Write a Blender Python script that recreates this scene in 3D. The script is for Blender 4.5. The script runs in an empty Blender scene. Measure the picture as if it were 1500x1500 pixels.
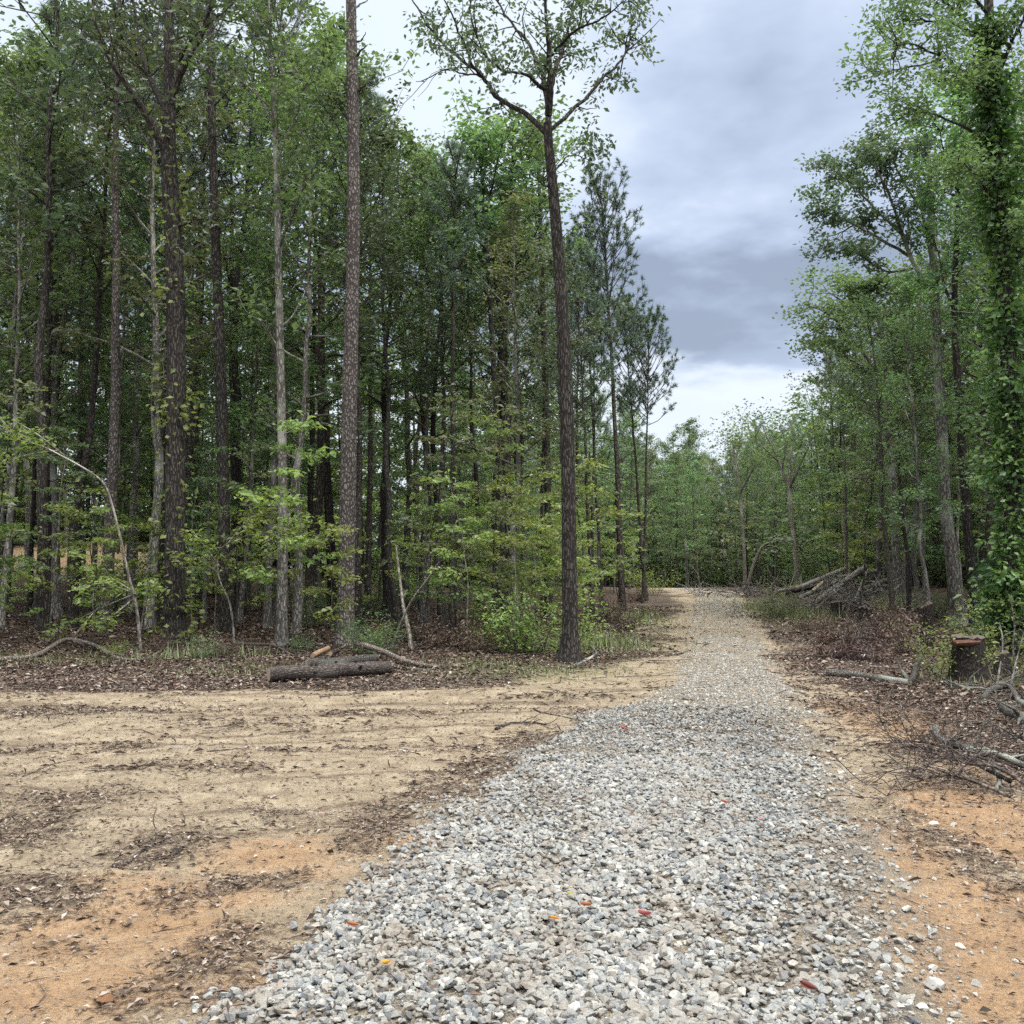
import bpy, math, numpy as np
from math import radians as R
SC = bpy.context.scene
COL = SC.collection
F, PIT, CZ = 1450.0, R(3.55), 1.6          # focal length in pixels of the 1500 px frame, pitch, eye height
CP, SP = math.cos(PIT), math.sin(PIT)

# ------------------------------------------------------------------ helpers
def S(a, b, t):
    t = np.clip((np.asarray(t, float) - a) / (b - a), 0, 1)
    return t * t * (3 - 2 * t)

def _hash(i, j, s):
    i = i.astype(np.int64); j = j.astype(np.int64)
    n = (i * 374761393 + j * 668265263 + s * 974634541) & 0xffffffff
    n = ((n ^ (n >> 13)) * 1274126177) & 0xffffffff
    n = ((n ^ (n >> 16)) * 2246822519) & 0xffffffff
    return ((n ^ (n >> 15)) & 0xffffff) / float(0xffffff)

def vnoise(x, y, s=0):
    x = np.asarray(x, float); y = np.asarray(y, float)
    i = np.floor(x); j = np.floor(y); u = x - i; v = y - j
    u = u * u * (3 - 2 * u); v = v * v * (3 - 2 * v)
    a = _hash(i, j, s); b = _hash(i + 1, j, s); c = _hash(i, j + 1, s); d = _hash(i + 1, j + 1, s)
    return (a * (1 - u) + b * u) * (1 - v) + (c * (1 - u) + d * u) * v

def fbm(x, y, o=4, s=0):
    t = 0; a = .5; n = 0
    for k in range(o):
        t = t + a * vnoise(x * 2 ** k + 17.3 * k, y * 2 ** k + 5.1 * k, s + k); n += a; a *= .55
    return t / n

def h0(x, y):
    x = np.asarray(x, float); y = np.asarray(y, float)
    z = 0.8 * S(12, 52, y) - 2.0 * S(54, 92, y)
    z = z + 2.6 * S(-5, -22, x) * S(30, 56, y)
    z = z + 0.3 * S(7, 14, x - .12 * y) * S(8, 26, y)
    return z

def ray(px, py):
    u = (px - 750) / F; v = -(py - 750) / F
    return np.array([u, CP - v * SP, SP + v * CP])

def G(px, py):
    """where the sight line through a photo pixel meets the bare terrain"""
    d = ray(px, py); t = 1.0; st = .25
    for k in range(700):
        p = d * t
        if CZ + p[2] < float(h0(p[0], p[1])): break
        t += st
        if t > 30: st = .5
    lo, hi = t - st, t
    for k in range(20):
        m = (lo + hi) / 2; p = d * m
        if CZ + p[2] < float(h0(p[0], p[1])): hi = m
        else: lo = m
    p = d * hi
    return np.array([p[0], p[1], CZ + p[2]])

def W(px, py, dist):
    """point at forward distance dist along a photo sight line"""
    d = ray(px, py); p = d * (dist / d[1])
    return np.array([p[0], p[1], CZ + p[2]])

def proj(p):
    y = p[1] * CP + (p[2] - CZ) * SP; z = -p[1] * SP + (p[2] - CZ) * CP
    return 750 + F * p[0] / y, 750 - F * z / y

# edges read off the photo, turned into ground coordinates
def edge(pts):
    a = np.array([G(*p)[:2] for p in pts]); o = np.argsort(a[:, 1]); return a[o, 1], a[o, 0]
_gl = edge([(180, 1700), (330, 1500), (480, 1350), (600, 1250), (690, 1172), (800, 1085), (862, 1050), (955, 1026), (995, 985), (1008, 940), (1016, 900), (1022, 870)])
_gr = edge([(1440, 1700), (1380, 1490), (1335, 1350), (1290, 1250), (1230, 1150), (1180, 1050), (1140, 980), (1115, 930), (1095, 895), (1082, 870)])
_wl = edge([(975, 950), (948, 922), (985, 898), (984, 870)])
_wr = edge([(1640, 1230), (1500, 1116), (1420, 1066), (1290, 1014), (1205, 976), (1172, 950), (1132, 915), (1112, 892), (1098, 870)])
_yb = np.array([G(p, q)[:2] for p, q in [(-700, 1014), (0, 1006), (300, 1008), (600, 1003), (730, 998), (860, 984), (975, 950)]])
GL = lambda y: np.interp(y, *_gl); GR = lambda y: np.interp(y, *_gr)

def gravel_m(x, y):
    w = .36 * (fbm(x * 1.7, y * 1.7, 4, 40) - .5) * 2
    d = np.minimum(x - GL(y), (GR(y) - x) ) + w
    m = S(-.2, .3, d)
    return m * (y < 60)

def litter_d(x, y):
    yb = np.interp(x, _yb[:, 0], _yb[:, 1]); xw = np.interp(y, *_wl); xr = np.interp(y, *_wr)
    dl = np.minimum(y - yb, xw - x)
    dl = np.where(x > _yb[-1, 0] + 6, -9, dl)
    dr = x - xr
    d = np.maximum(dl, dr)
    return np.where(y > 53, np.maximum(d, (y - 56)), d)

def blob(x, y, L):
    m = 0
    for px, py, rx, ry, a in L:
        p = G(px, py); q = G(px, py - ry)
        sx = 1.3 * rx / F * p[1]; sy = 1.3 * max(q[1] - p[1], .05)
        m = np.maximum(m, a * np.exp(-(((x - p[0]) / sx) ** 2 + ((y - p[1]) / sy) ** 2)))
    return m
LB = [(20, 1220, 110, 40, .9), (20, 1320, 130, 45, 1), (250, 1235, 70, 25, 1), (300, 1300, 75, 28, .9), (180, 1470, 70, 35, .9), (310, 1405, 70, 45, .95),
      (110, 1170, 110, 18, .7), (560, 1205, 60, 30, 1), (640, 1165, 60, 25, 1), (715, 1125, 50, 22, 1), (780, 1085, 50, 16, .9), (430, 1290, 60, 18, .6), (90, 1390, 60, 22, .6),
      (1400, 1245, 60, 22, .9), (1455, 1290, 60, 25, .8), (1400, 1150, 110, 30, .6), (1490, 1340, 40, 30, .7), (1250, 1040, 60, 20, .8), (480, 1420, 40, 20, .5),
      (70, 1040, 200, 8, .8), (330, 1062, 150, 7, .6), (140, 1092, 90, 8, .7), (620, 1045, 120, 6, .5), (480, 1065, 90, 5, .5), (1180, 1080, 60, 25, .5), (820, 1020, 110, 5, .5)]
CB = [(230, 1340, 190, 80, 1), (420, 1260, 160, 40, .9), (120, 1440, 200, 60, .9), (600, 1240, 60, 30, .8), (380, 1440, 120, 50, .7), (1330, 1060, 110, 30, .9), (1420, 1100, 100, 35, .9),
      (1460, 1210, 100, 60, 1), (1400, 1400, 110, 90, 1), (1330, 1260, 90, 50, .9), (1480, 1340, 100, 60, 1), (60, 1360, 120, 40, .7)]

def litter_m(x, y):
    n = fbm(x * .9, y * .9, 4, 11) - .5
    a = S(-1.5, .8, litter_d(x, y) + 3.6 * n)
    n2 = fbm(x * 2.3, y * 3.2, 4, 12)
    n3 = fbm(x * 6.5, y * 8.5, 3, 14)
    b = S(.10, 1.05, blob(x, y, LB) * (.1 + 1.25 * n2) * (.45 + 1.1 * n3) * 1.6) * .72 if np.min(y) < 16 else 0
    c = .8 * S(.63, .75, fbm(x * 1.1 + 3, y * 2.2, 4, 13)) * .7
    return np.maximum(np.maximum(a, b), c) * (1 - .92 * gravel_m(x, y) * S(30, 22, y) - .0)

def clay_m(x, y):
    n = fbm(x * 1.3, y * 1.3, 4, 21)
    return S(.12, .85, 1.1 * blob(x, y, CB) * (.4 + 1.1 * n)) if np.min(y) < 20 else 0 * x

def h(x, y):
    x = np.asarray(x, float); y = np.asarray(y, float)
    z = h0(x, y)
    near = S(45, 12, y)
    z = z + .05 * (fbm(x * .7, y * .7, 4, 1) - .5) + .05 * (fbm(x * 3.1, y * 3.1, 4, 2) - .5) * near + .018 * (vnoise(x * 8.5, y * 8.5, 6) - .5) * S(14, 8, y)
    # vehicle ruts crossing the sandy clearing
    rut = np.sin((y - .12 * x) * 2.6 + 2.0 * fbm(x * .25, y * .25, 2, 5)) * S(8, 10.5, y) * S(15, 13.5, y) * S(2.2, .5, x)
    z = z - .03 * rut
    q = y * .82 + x * .57; rut2 = np.sin(q * 9 + 3 * fbm(x * .5, y * .5, 2, 15)) * S(5.2, 5.8, y - .3 * x) * S(8.6, 7.6, y) * S(-.2, -1.0, x - .2 * y + 1)
    z = z - .016 * rut2
    wd = S(.2, 3, litter_d(x, y))
    z = z + wd * .35 * (fbm(x * .23, y * .23, 3, 8) - .5)
    g = gravel_m(x, y)
    z = z + g * near * (.05 + .05 * (fbm(x * 1.2, y * .5, 2, 9) - .5))
    return z

class Geo:
    def __init__(s): s.V = []; s.T = []; s.A = []; s.n = 0
    def add(s, v, t, a=.5):
        v = np.asarray(v, float).reshape(-1, 3); t = np.asarray(t, np.int64).reshape(-1, 3)
        s.V.append(v); s.T.append(t + s.n); s.A.append(np.broadcast_to(np.asarray(a, float), (len(v),)).copy()); s.n += len(v)
    def merge(s, g, M=None, off=(0, 0, 0)):
        if not g.V: return
        v = np.concatenate(g.V)
        if M is not None: v = v @ M.T
        s.add(v + np.asarray(off), np.concatenate(g.T), np.concatenate(g.A))
    def mesh(s, name, mat, smooth=False):
        v = np.concatenate(s.V); t = np.concatenate(s.T); a = np.concatenate(s.A)
        me = bpy.data.meshes.new(name)
        me.vertices.add(len(v)); me.vertices.foreach_set('co', v.astype(np.float32).ravel())
        me.loops.add(len(t) * 3); me.loops.foreach_set('vertex_index', t.astype(np.int32).ravel())
        me.polygons.add(len(t)); me.polygons.foreach_set('loop_start', np.arange(0, len(t) * 3, 3, dtype=np.int32))
        me.polygons.foreach_set('use_smooth', np.full(len(t), smooth))
        at = me.attributes.new('rnd', 'FLOAT', 'POINT'); at.data.foreach_set('value', a.astype(np.float32))
        me.update(); me.materials.append(mat)
        return me
    def build(s, name, mat, parent=None, smooth=False):
        o = bpy.data.objects.new(name, s.mesh(name, mat, smooth)); COL.objects.link(o)
        if parent is not None: o.parent = parent
        return o

def tag(o, label, cat, group=None, kind=None):
    if kind: o['kind'] = kind
    if label: o['label'] = label
    if cat: o['category'] = cat
    if group: o['group'] = group
    return o

def empty(name, loc, rz=0.0, sc=1.0):
    o = bpy.data.objects.new(name, None); COL.objects.link(o); o.empty_display_size = .2
    o.location = loc; o.rotation_euler = (0, 0, rz); o.scale = (sc, sc, sc); return o

def nrm(a): return a / np.maximum(np.linalg.norm(a, axis=-1, keepdims=True), 1e-9)

def tube(g, P, r, k=6, a=.5, cap=False, rough=0, rng=None):
    P = np.asarray(P, float); n = len(P); r = np.broadcast_to(np.asarray(r, float), (n,))
    t = nrm(np.gradient(P, axis=0)); m = np.abs(t.mean(0))
    ref = np.eye(3)[int(np.argmin(m))]
    u = nrm(np.cross(ref, t)); v = np.cross(t, u)
    th = np.arange(k) * 2 * math.pi / k
    rr = np.repeat(r[:, None], k, 1)
    if rough and rng is not None: rr = rr * (1 + rough * (rng.random((n, k)) - .5) * 2)
    V = P[:, None] + rr[..., None] * (np.cos(th)[None, :, None] * u[:, None] + np.sin(th)[None, :, None] * v[:, None])
    i = np.arange(n - 1)[:, None] * k; j = np.arange(k)[None]; jn = (j + 1) % k
    q = np.stack([i + j, i + jn, i + k + jn, i + k + j], -1).reshape(-1, 4)
    T = np.concatenate([q[:, [0, 1, 2]], q[:, [0, 2, 3]]])
    V = V.reshape(-1, 3)
    if cap:
        V = np.concatenate([V, P[:1], P[-1:]]); c0, c1 = n * k, n * k + 1
        jj = np.arange(k); jm = (jj + 1) % k
        T = np.concatenate([T, np.stack([jm, jj, np.full(k, c0)], 1), np.stack([(n - 1) * k + jj, (n - 1) * k + jm, np.full(k, c1)], 1)])
    g.add(V, T, a)

def leaves(g, c, size, rng, up=.6, droop=.25, wid=.5, fold=.15, a=None, adir=None, zs=.35):
    c = np.asarray(c, float).reshape(-1, 3); N = len(c)
    if N == 0: return
    size = np.broadcast_to(np.asarray(size, float), (N,))[:, None]
    th = rng.random(N) * 2 * math.pi
    d = np.stack([np.cos(th), np.sin(th), rng.normal(-droop, zs, N)], 1)
    if adir is not None: d = d + adir
    d = nrm(d)
    n = nrm(rng.normal(0, 1, (N, 3)) * (1 - up) + np.array([0, 0, up]))
    b = nrm(np.cross(n, d)); n = np.cross(d, b)
    w = wid * .5 * size * (.8 + .4 * rng.random((N, 1)))
    f = n * size * fold
    V = np.stack([c, c + d * size * .45 + b * w + f, c + d * size, c + d * size * .45 - b * w + f], 1).reshape(-1, 3)
    k = np.arange(N)[:, None] * 4
    T = np.concatenate([k + [0, 1, 2], k + [0, 2, 3]])
    if a is None: a = rng.random(N)
    g.add(V, T, np.repeat(a, 4))

def limb(p, d, L, n, rng, up=.0, wob=.12):
    d = nrm(np.asarray(d, float)); P = [np.asarray(p, float)]; s = L / (n - 1)
    for k in range(n - 1):
        d = nrm(d + rng.normal(0, wob, 3) + np.array([0, 0, up])); P.append(P[-1] + d * s)
    return np.array(P)

def at(P, t):
    i = np.clip(t, 0, 1) * (len(P) - 1); k = int(min(i, len(P) - 2)); return P[k] + (P[k + 1] - P[k]) * (i - k)

def smooth_path(P, m):
    """resample a polyline as a Catmull-Rom curve"""
    P = np.asarray(P, float); Q = np.concatenate([[2 * P[0] - P[1]], P, [2 * P[-1] - P[-2]]]); out = []
    for t in np.linspace(0, len(P) - 1 - 1e-6, m):
        k = int(t); u = t - k; a, b, c, d = Q[k:k + 4]
        out.append(.5 * (2 * b + (c - a) * u + (2 * a - 5 * b + 4 * c - d) * u * u + (3 * b - a - 3 * c + d) * u ** 3))
    return np.array(out)

# ------------------------------------------------------------------ materials
def newmat(name):
    m = bpy.data.materials.new(name); m.use_nodes = True; nt = m.node_tree; nt.nodes.clear()
    return m, nt, nt.nodes, nt.links

class NT:
    """small wrapper to write node graphs compactly"""
    def __init__(s, nt): s.nt = nt
    def n(s, typ, **kw):
        x = s.nt.nodes.new(typ)
        for k, v in kw.items(): setattr(x, k, v)
        return x
    def l(s, a, b): s.nt.links.new(a, b)
    def val(s, sock, v):
        if hasattr(v, 'links'): s.l(v, sock)
        else: sock.default_value = v
    def noise(s, vec, scale, detail=4, rough=.55, out='Fac'):
        x = s.n('ShaderNodeTexNoise'); s.l(vec, x.inputs['Vector']); x.inputs['Scale'].default_value = scale
        x.inputs['Detail'].default_value = detail; x.inputs['Roughness'].default_value = rough; return x.outputs[out]
    def mapping(s, vec, sc):
        x = s.n('ShaderNodeMapping'); s.l(vec, x.inputs['Vector']); x.inputs['Scale'].default_value = sc; return x.outputs[0]
    def math(s, op, a, b=0.0, c=None):
        x = s.n('ShaderNodeMath', operation=op); s.val(x.inputs[0], a); s.val(x.inputs[1], b)
        if c is not None: s.val(x.inputs[2], c)
        return x.outputs[0]
    def ss(s, v, a, b):
        x = s.n('ShaderNodeMapRange', interpolation_type='SMOOTHSTEP'); s.val(x.inputs[0], v)
        x.inputs[1].default_value = a; x.inputs[2].default_value = b; return x.outputs[0]
    def mix(s, f, a, b, mode='MIX'):
        x = s.n('ShaderNodeMix', data_type='RGBA', blend_type=mode); s.val(x.inputs[0], f)
        for k, v in ((6, a), (7, b)):
            if hasattr(v, 'links'): s.l(v, x.inputs[k])
            else: x.inputs[k].default_value = (*v, 1)
        return x.outputs[2]
    def ramp(s, f, stops):
        x = s.n('ShaderNodeValToRGB'); s.val(x.inputs[0], f); e = x.color_ramp.elements
        while len(e) < len(stops): e.new(.5)
        for k, (p, c) in enumerate(stops): e[k].position = p; e[k].color = (*c, 1)
        return x.outputs[0]
    def attr(s, nm): return s.n('ShaderNodeAttribute', attribute_name=nm).outputs['Fac']
    def pos(s): return s.n('ShaderNodeNewGeometry').outputs['Position']
    def objco(s): return s.n('ShaderNodeTexCoord').outputs['Object']
    def bsdf(s, col, rough=.9, bump=None, bs=.5, bd=.02, spec=.2):
        b = s.n('ShaderNodeBsdfPrincipled'); s.val(b.inputs['Base Color'], col if hasattr(col, 'links') else (*col, 1)); s.val(b.inputs['Roughness'], rough)
        b.inputs['Specular IOR Level'].default_value = spec
        if bump is not None:
            x = s.n('ShaderNodeBump'); s.l(bump, x.inputs['Height']); x.inputs['Strength'].default_value = bs; x.inputs['Distance'].default_value = bd
            s.l(x.outputs[0], b.inputs['Normal'])
        return b.outputs[0]
    def out(s, sh): o = s.n('ShaderNodeOutputMaterial'); s.l(sh, o.inputs['Surface'])

def leaf_mat(name, stops, trans=.35, var=.25, hue=.5, sat=.82):
    m, nt, _, _ = newmat(name); k = NT(nt)
    c = k.ramp(k.attr('rnd'), stops)
    orr = k.n('ShaderNodeObjectInfo').outputs['Random']
    hs = k.n('ShaderNodeHueSaturation'); k.l(c, hs.inputs['Color']); hs.inputs['Saturation'].default_value = sat
    k.l(k.math('MULTIPLY_ADD', orr, .05, hue), hs.inputs['Hue']); k.l(k.math('MULTIPLY_ADD', orr, var * 2, 1 - var), hs.inputs['Value'])
    c = hs.outputs[0]
    b = k.bsdf(c, .45, spec=.5)
    t = k.n('ShaderNodeBsdfTranslucent'); k.l(k.mix(1, c, (1.25, 1.3, .7), 'MULTIPLY'), t.inputs[0])
    x = k.n('ShaderNodeMixShader'); x.inputs[0].default_value = trans; k.l(b, x.inputs[1]); k.l(t.outputs[0], x.inputs[2])
    k.out(x.outputs[0]); return m

def bark_mat(name, dark, light, vs=(17, 17, 3.2), lichen=None, bump=.7, scaly=False):
    m, nt, _, _ = newmat(name); k = NT(nt); p = k.objco()
    v = k.n('ShaderNodeTexVoronoi', feature='DISTANCE_TO_EDGE'); wob = k.n('ShaderNodeVectorMath', operation='ADD')
    nz = k.n('ShaderNodeTexNoise'); k.l(p, nz.inputs['Vector']); nz.inputs['Scale'].default_value = 6
    k.l(k.mapping(p, vs), wob.inputs[0]); k.l(nz.outputs['Color'], wob.inputs[1])
    k.l(wob.outputs[0], v.inputs['Vector']); v.inputs['Scale'].default_value = 1.6
    cr = k.ss(v.outputs['Distance'], .02, .28)
    n1 = k.noise(k.mapping(p, (vs[0] * 1.5, vs[1] * 1.5, vs[2] * 1.2)), 2.0, 5, .65)
    f = k.math('MULTIPLY', k.math('ADD', cr, .25), k.math('MULTIPLY_ADD', n1, 1.2, -.05))
    orr = k.n('ShaderNodeObjectInfo').outputs['Random']
    c = k.ramp(f, [(0, tuple(x * .45 for x in dark)), (.35, dark), (.85, light)])
    big = k.noise(p, .8, 3)
    if lichen: c = k.mix(k.ss(big, .5, .68), c, lichen)
    hs = k.n('ShaderNodeHueSaturation'); k.l(c, hs.inputs['Color']); k.l(k.math('MULTIPLY_ADD', orr, .5, .75), hs.inputs['Value']); 
    k.out(k.bsdf(hs.outputs[0], .92, f, bump, .03, .15)); return m

LEAF = leaf_mat('leaf_green', [(0, (.058, .10, .046)), (.45, (.108, .176, .07)), (.8, (.155, .235, .085)), (1, (.21, .295, .11))], .5, hue=.49)
LEAFO = leaf_mat('leaf_oak', [(0, (.042, .07, .042)), (.5, (.08, .115, .062)), (.85, (.12, .15, .078)), (1, (.155, .145, .085))], .4)
LEAFB = leaf_mat('leaf_bright', [(0, (.09, .15, .04)), (.5, (.175, .245, .06)), (1, (.28, .34, .10))], .45, hue=.472, sat=.9)
LEAFY = leaf_mat('leaf_olive', [(0, (.065, .09, .042)), (.5, (.12, .155, .07)), (1, (.2, .19, .085))], .45, hue=.485)
IVY = leaf_mat('leaf_ivy', [(0, (.018, .045, .012)), (.45, (.05, .105, .022)), (.75, (.11, .18, .035)), (1, (.2, .28, .06))], .35, hue=.47, sat=.88)
NEED = leaf_mat('pine_needle', [(0, (.05, .085, .05)), (.6, (.085, .135, .075)), (1, (.13, .18, .10))], .2)
DEAD = leaf_mat('dead_leaf', [(0, (.05, .032, .027)), (.5, (.105, .066, .052)), (1, (.2, .14, .11))], .2, hue=.475, sat=1.0)
GRASS = leaf_mat('grass_blade', [(0, (.06, .09, .025)), (.6, (.13, .17, .05)), (1, (.26, .25, .11))], .3, hue=.475)
BOAK = bark_mat('bark_oak', (.045, .038, .032), (.17, .148, .13))
BDARK = bark_mat('bark_dark', (.034, .030, .027), (.135, .12, .107))
BPINE = bark_mat('bark_pine', (.07, .06, .055), (.25, .222, .205), (13, 13, 5.5))
BGREY = bark_mat('bark_grey', (.10, .092, .082), (.29, .275, .25), (12, 12, 3), lichen=(.33, .33, .29), bump=.4)
BPALE = bark_mat('bark_pale', (.15, .132, .112), (.34, .315, .275), (14, 14, 4), lichen=(.36, .35, .31), bump=.3)
BDEAD = bark_mat('bark_dead', (.10, .08, .07), (.29, .25, .225), (15, 15, 15))
BLOG = bark_mat('bark_log', (.085, .07, .062), (.25, .215, .195), (5, 24, 24), lichen=(.2, .18, .165), bump=.9)
BROAK = bark_mat('bark_roadside_oak', (.032, .028, .025), (.125, .112, .10))
BWEATH = bark_mat('bark_weathered', (.06, .055, .05), (.21, .195, .175), (20, 20, 20), lichen=(.23, .235, .20), bump=.6)
BSTUMP = bark_mat('bark_stump', (.028, .023, .02), (.11, .09, .078), (26, 26, 7))
BTWIG = bark_mat('bark_twig', (.075, .06, .054), (.23, .19, .17), (10, 10, 3))

def wood_mat(name, a, b):
    m, nt, _, _ = newmat(name); k = NT(nt); p = k.objco()
    n = k.noise(p, 25, 5, .7); c = k.ramp(n, [(.25, a), (.75, b)]); k.out(k.bsdf(c, .85, n, .4, .01)); return m
CUT = wood_mat('cut_wood', (.24, .16, .10), (.40, .29, .19))
CUTR = wood_mat('cut_wood_reddish', (.05, .026, .018), (.15, .072, .05))
CUTD = wood_mat('cut_wood_dark', (.055, .043, .035), (.15, .12, .098))
CUTG = wood_mat('cut_wood_weathered', (.22, .17, .12), (.42, .34, .26))

def ground_mat():
    m, nt, _, _ = newmat('ground_earth'); k = NT(nt); p = k.pos()
    lit, clay, gr, wd = k.attr('litter'), k.attr('clay'), k.attr('gravel'), k.attr('wood')
    n0 = k.noise(p, .55, 4, .6); n1 = k.noise(p, 3.5, 6, .65); n2 = k.noise(p, 22, 6, .7); n3 = k.noise(p, 95, 4, .8)
    st = k.noise(k.mapping(p, (.55, 3.2, 1)), 2.2, 6, .68)
    sand = k.ramp(n1, [(.25, (0.192, 0.152, 0.104)), (.45, (0.276, 0.224, 0.156)), (.6, (0.336, 0.280, 0.200)), (.78, (0.408, 0.352, 0.264))])
    sand = k.mix(k.math('MULTIPLY', k.ss(st, .47, .68), .65), sand, (.16, .124, .088))
    sand = k.mix(k.math('MULTIPLY', k.ss(k.noise(p, 1.1, 5, .65), .52, .7), .4), sand, (.215, .17, .125))
    sand = k.mix(k.math('MULTIPLY', k.attr('track'), k.ss(n2, .3, .55)), sand, (.115, .088, .064))
    cl = k.ramp(n1, [(.25, (0.232, 0.136, 0.076)), (.5, (0.308, 0.200, 0.116)), (.75, (0.364, 0.268, 0.172))])
    cf = k.ss(k.math('ADD', k.math('MULTIPLY', clay, .8), k.math('ADD', k.math('MULTIPLY_ADD', n1, 1.6, -.8), k.math('ADD', k.math('MULTIPLY_ADD', n2, 1.0, -.5), k.math('MULTIPLY_ADD', st, .9, -.45)))), .15, .9)
    base = k.mix(cf, sand, cl)
    gd = k.ramp(n2, [(.3, (0.048, 0.040, 0.034)), (.7, (0.192, 0.168, 0.136))])
    gd = k.mix(k.ss(n3, .48, .6), gd, (.30, .275, .235))
    base = k.mix(k.math('MULTIPLY', gr, k.ss(k.noise(p, 6, 4, .7), .28, .55)), base, gd)
    grain = k.ramp(n3, [(.25, (.40, .37, .35)), (.5, (1, 1, 1)), (.75, (1.35, 1.33, 1.3))])
    base = k.mix(.7, base, grain, 'MULTIPLY')
    # fine dark debris trodden into the sand
    deb = k.math('MULTIPLY', k.ss(k.noise(k.mapping(p, (1, 1.5, 1)), 42, 5, .85), .50, .60), k.ss(k.noise(p, 1.7, 5, .7), .36, .62))
    base = k.mix(k.math('MULTIPLY', deb, .85), base, (.085, .064, .048))
    crumb = k.noise(p, 17, 5, .8); base = k.mix(.6, base, k.ramp(crumb, [(.32, (.55, .53, .5)), (.5, (1, 1, 1)), (.7, (1.22, 1.2, 1.18))]), 'MULTIPLY')
    v = k.n('ShaderNodeTexVoronoi'); k.l(p, v.inputs['Vector']); v.inputs['Scale'].default_value = 26; v.inputs['Randomness'].default_value = 1
    sep = k.n('ShaderNodeSeparateColor'); k.l(v.outputs['Color'], sep.inputs[0])
    lc = k.ramp(sep.outputs[0], [(0, (0.022, 0.016, 0.013)), (.45, (0.068, 0.048, 0.037)), (.8, (0.128, 0.094, 0.074)), (1, (0.240, 0.196, 0.160))])
    woodc = k.ramp(sep.outputs[0], [(0, (0.016, 0.011, 0.009)), (.5, (0.048, 0.032, 0.024)), (.85, (0.088, 0.058, 0.042)), (1, (0.160, 0.120, 0.088))])
    lc = k.mix(wd, lc, woodc)
    lf = k.ss(k.math('ADD', lit, k.math('MULTIPLY_ADD', n2, 2.2, -1.1)), .30, .85)
    base = k.mix(lf, base, lc)
    mossf = k.math('MULTIPLY', k.attr('green'), k.ss(n2, .42, .6))
    base = k.mix(mossf, base, (.085, .10, .03))
    hgt = k.math('ADD', k.math('MULTIPLY', n2, 1.0), k.math('MULTIPLY_ADD', n3, .35, k.math('MULTIPLY', sep.outputs[1], k.math('MULTIPLY', lf, .8))))
    k.out(k.bsdf(base, .95, hgt, .9, .035, .12)); return m

def stone_mat():
    m, nt, _, _ = newmat('crushed_stone'); k = NT(nt); p = k.pos(); r = k.attr('rnd')
    c = k.ramp(r, [(0, (0.084, 0.091, 0.103)), (.16, (0.152, 0.163, 0.179)), (.34, (0.228, 0.236, 0.239)), (.55, (0.312, 0.315, 0.300)), (.7, (0.251, 0.228, 0.201)), (.82, (0.380, 0.372, 0.346)), (1, (0.441, 0.437, 0.410))])
    sp = k.noise(p, 160, 3, .8); c = k.mix(.75, c, k.ramp(sp, [(.3, (.36, .36, .36)), (.55, (1, 1, 1)), (.72, (1.4, 1.4, 1.38))]), 'MULTIPLY')
    dirt = k.noise(p, 3.2, 5, .65); c = k.mix(k.math('MULTIPLY', k.ss(dirt, .46, .68), .6), c, (.19, .15, .11))
    c = k.mix(1.0, c, (.93, .93, .92), 'MULTIPLY'); k.out(k.bsdf(c, .85, sp, .5, .008, .25)); return m

def litter_mat():
    m, nt, _, _ = newmat('leaf_litter'); k = NT(nt); r = k.attr('rnd')
    c = k.ramp(r, [(0, (.03, .022, .018)), (.3, (.085, .058, .043)), (.55, (.15, .105, .08)), (.75, (.23, .18, .145)), (.93, (.36, .32, .28)), (1, (.21, .145, .10))])
    k.out(k.bsdf(c, .75, spec=.3)); return m
GROUND, STONE, LITTER = ground_mat(), stone_mat(), litter_mat()
def plain(name, c, rough=.8):
    m, nt, _, _ = newmat(name); k = NT(nt); n = k.noise(k.objco(), 40, 4); k.out(k.bsdf(k.ramp(n, [(.3, tuple(x * .7 for x in c)), (.7, c)]), rough)); return m

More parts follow.
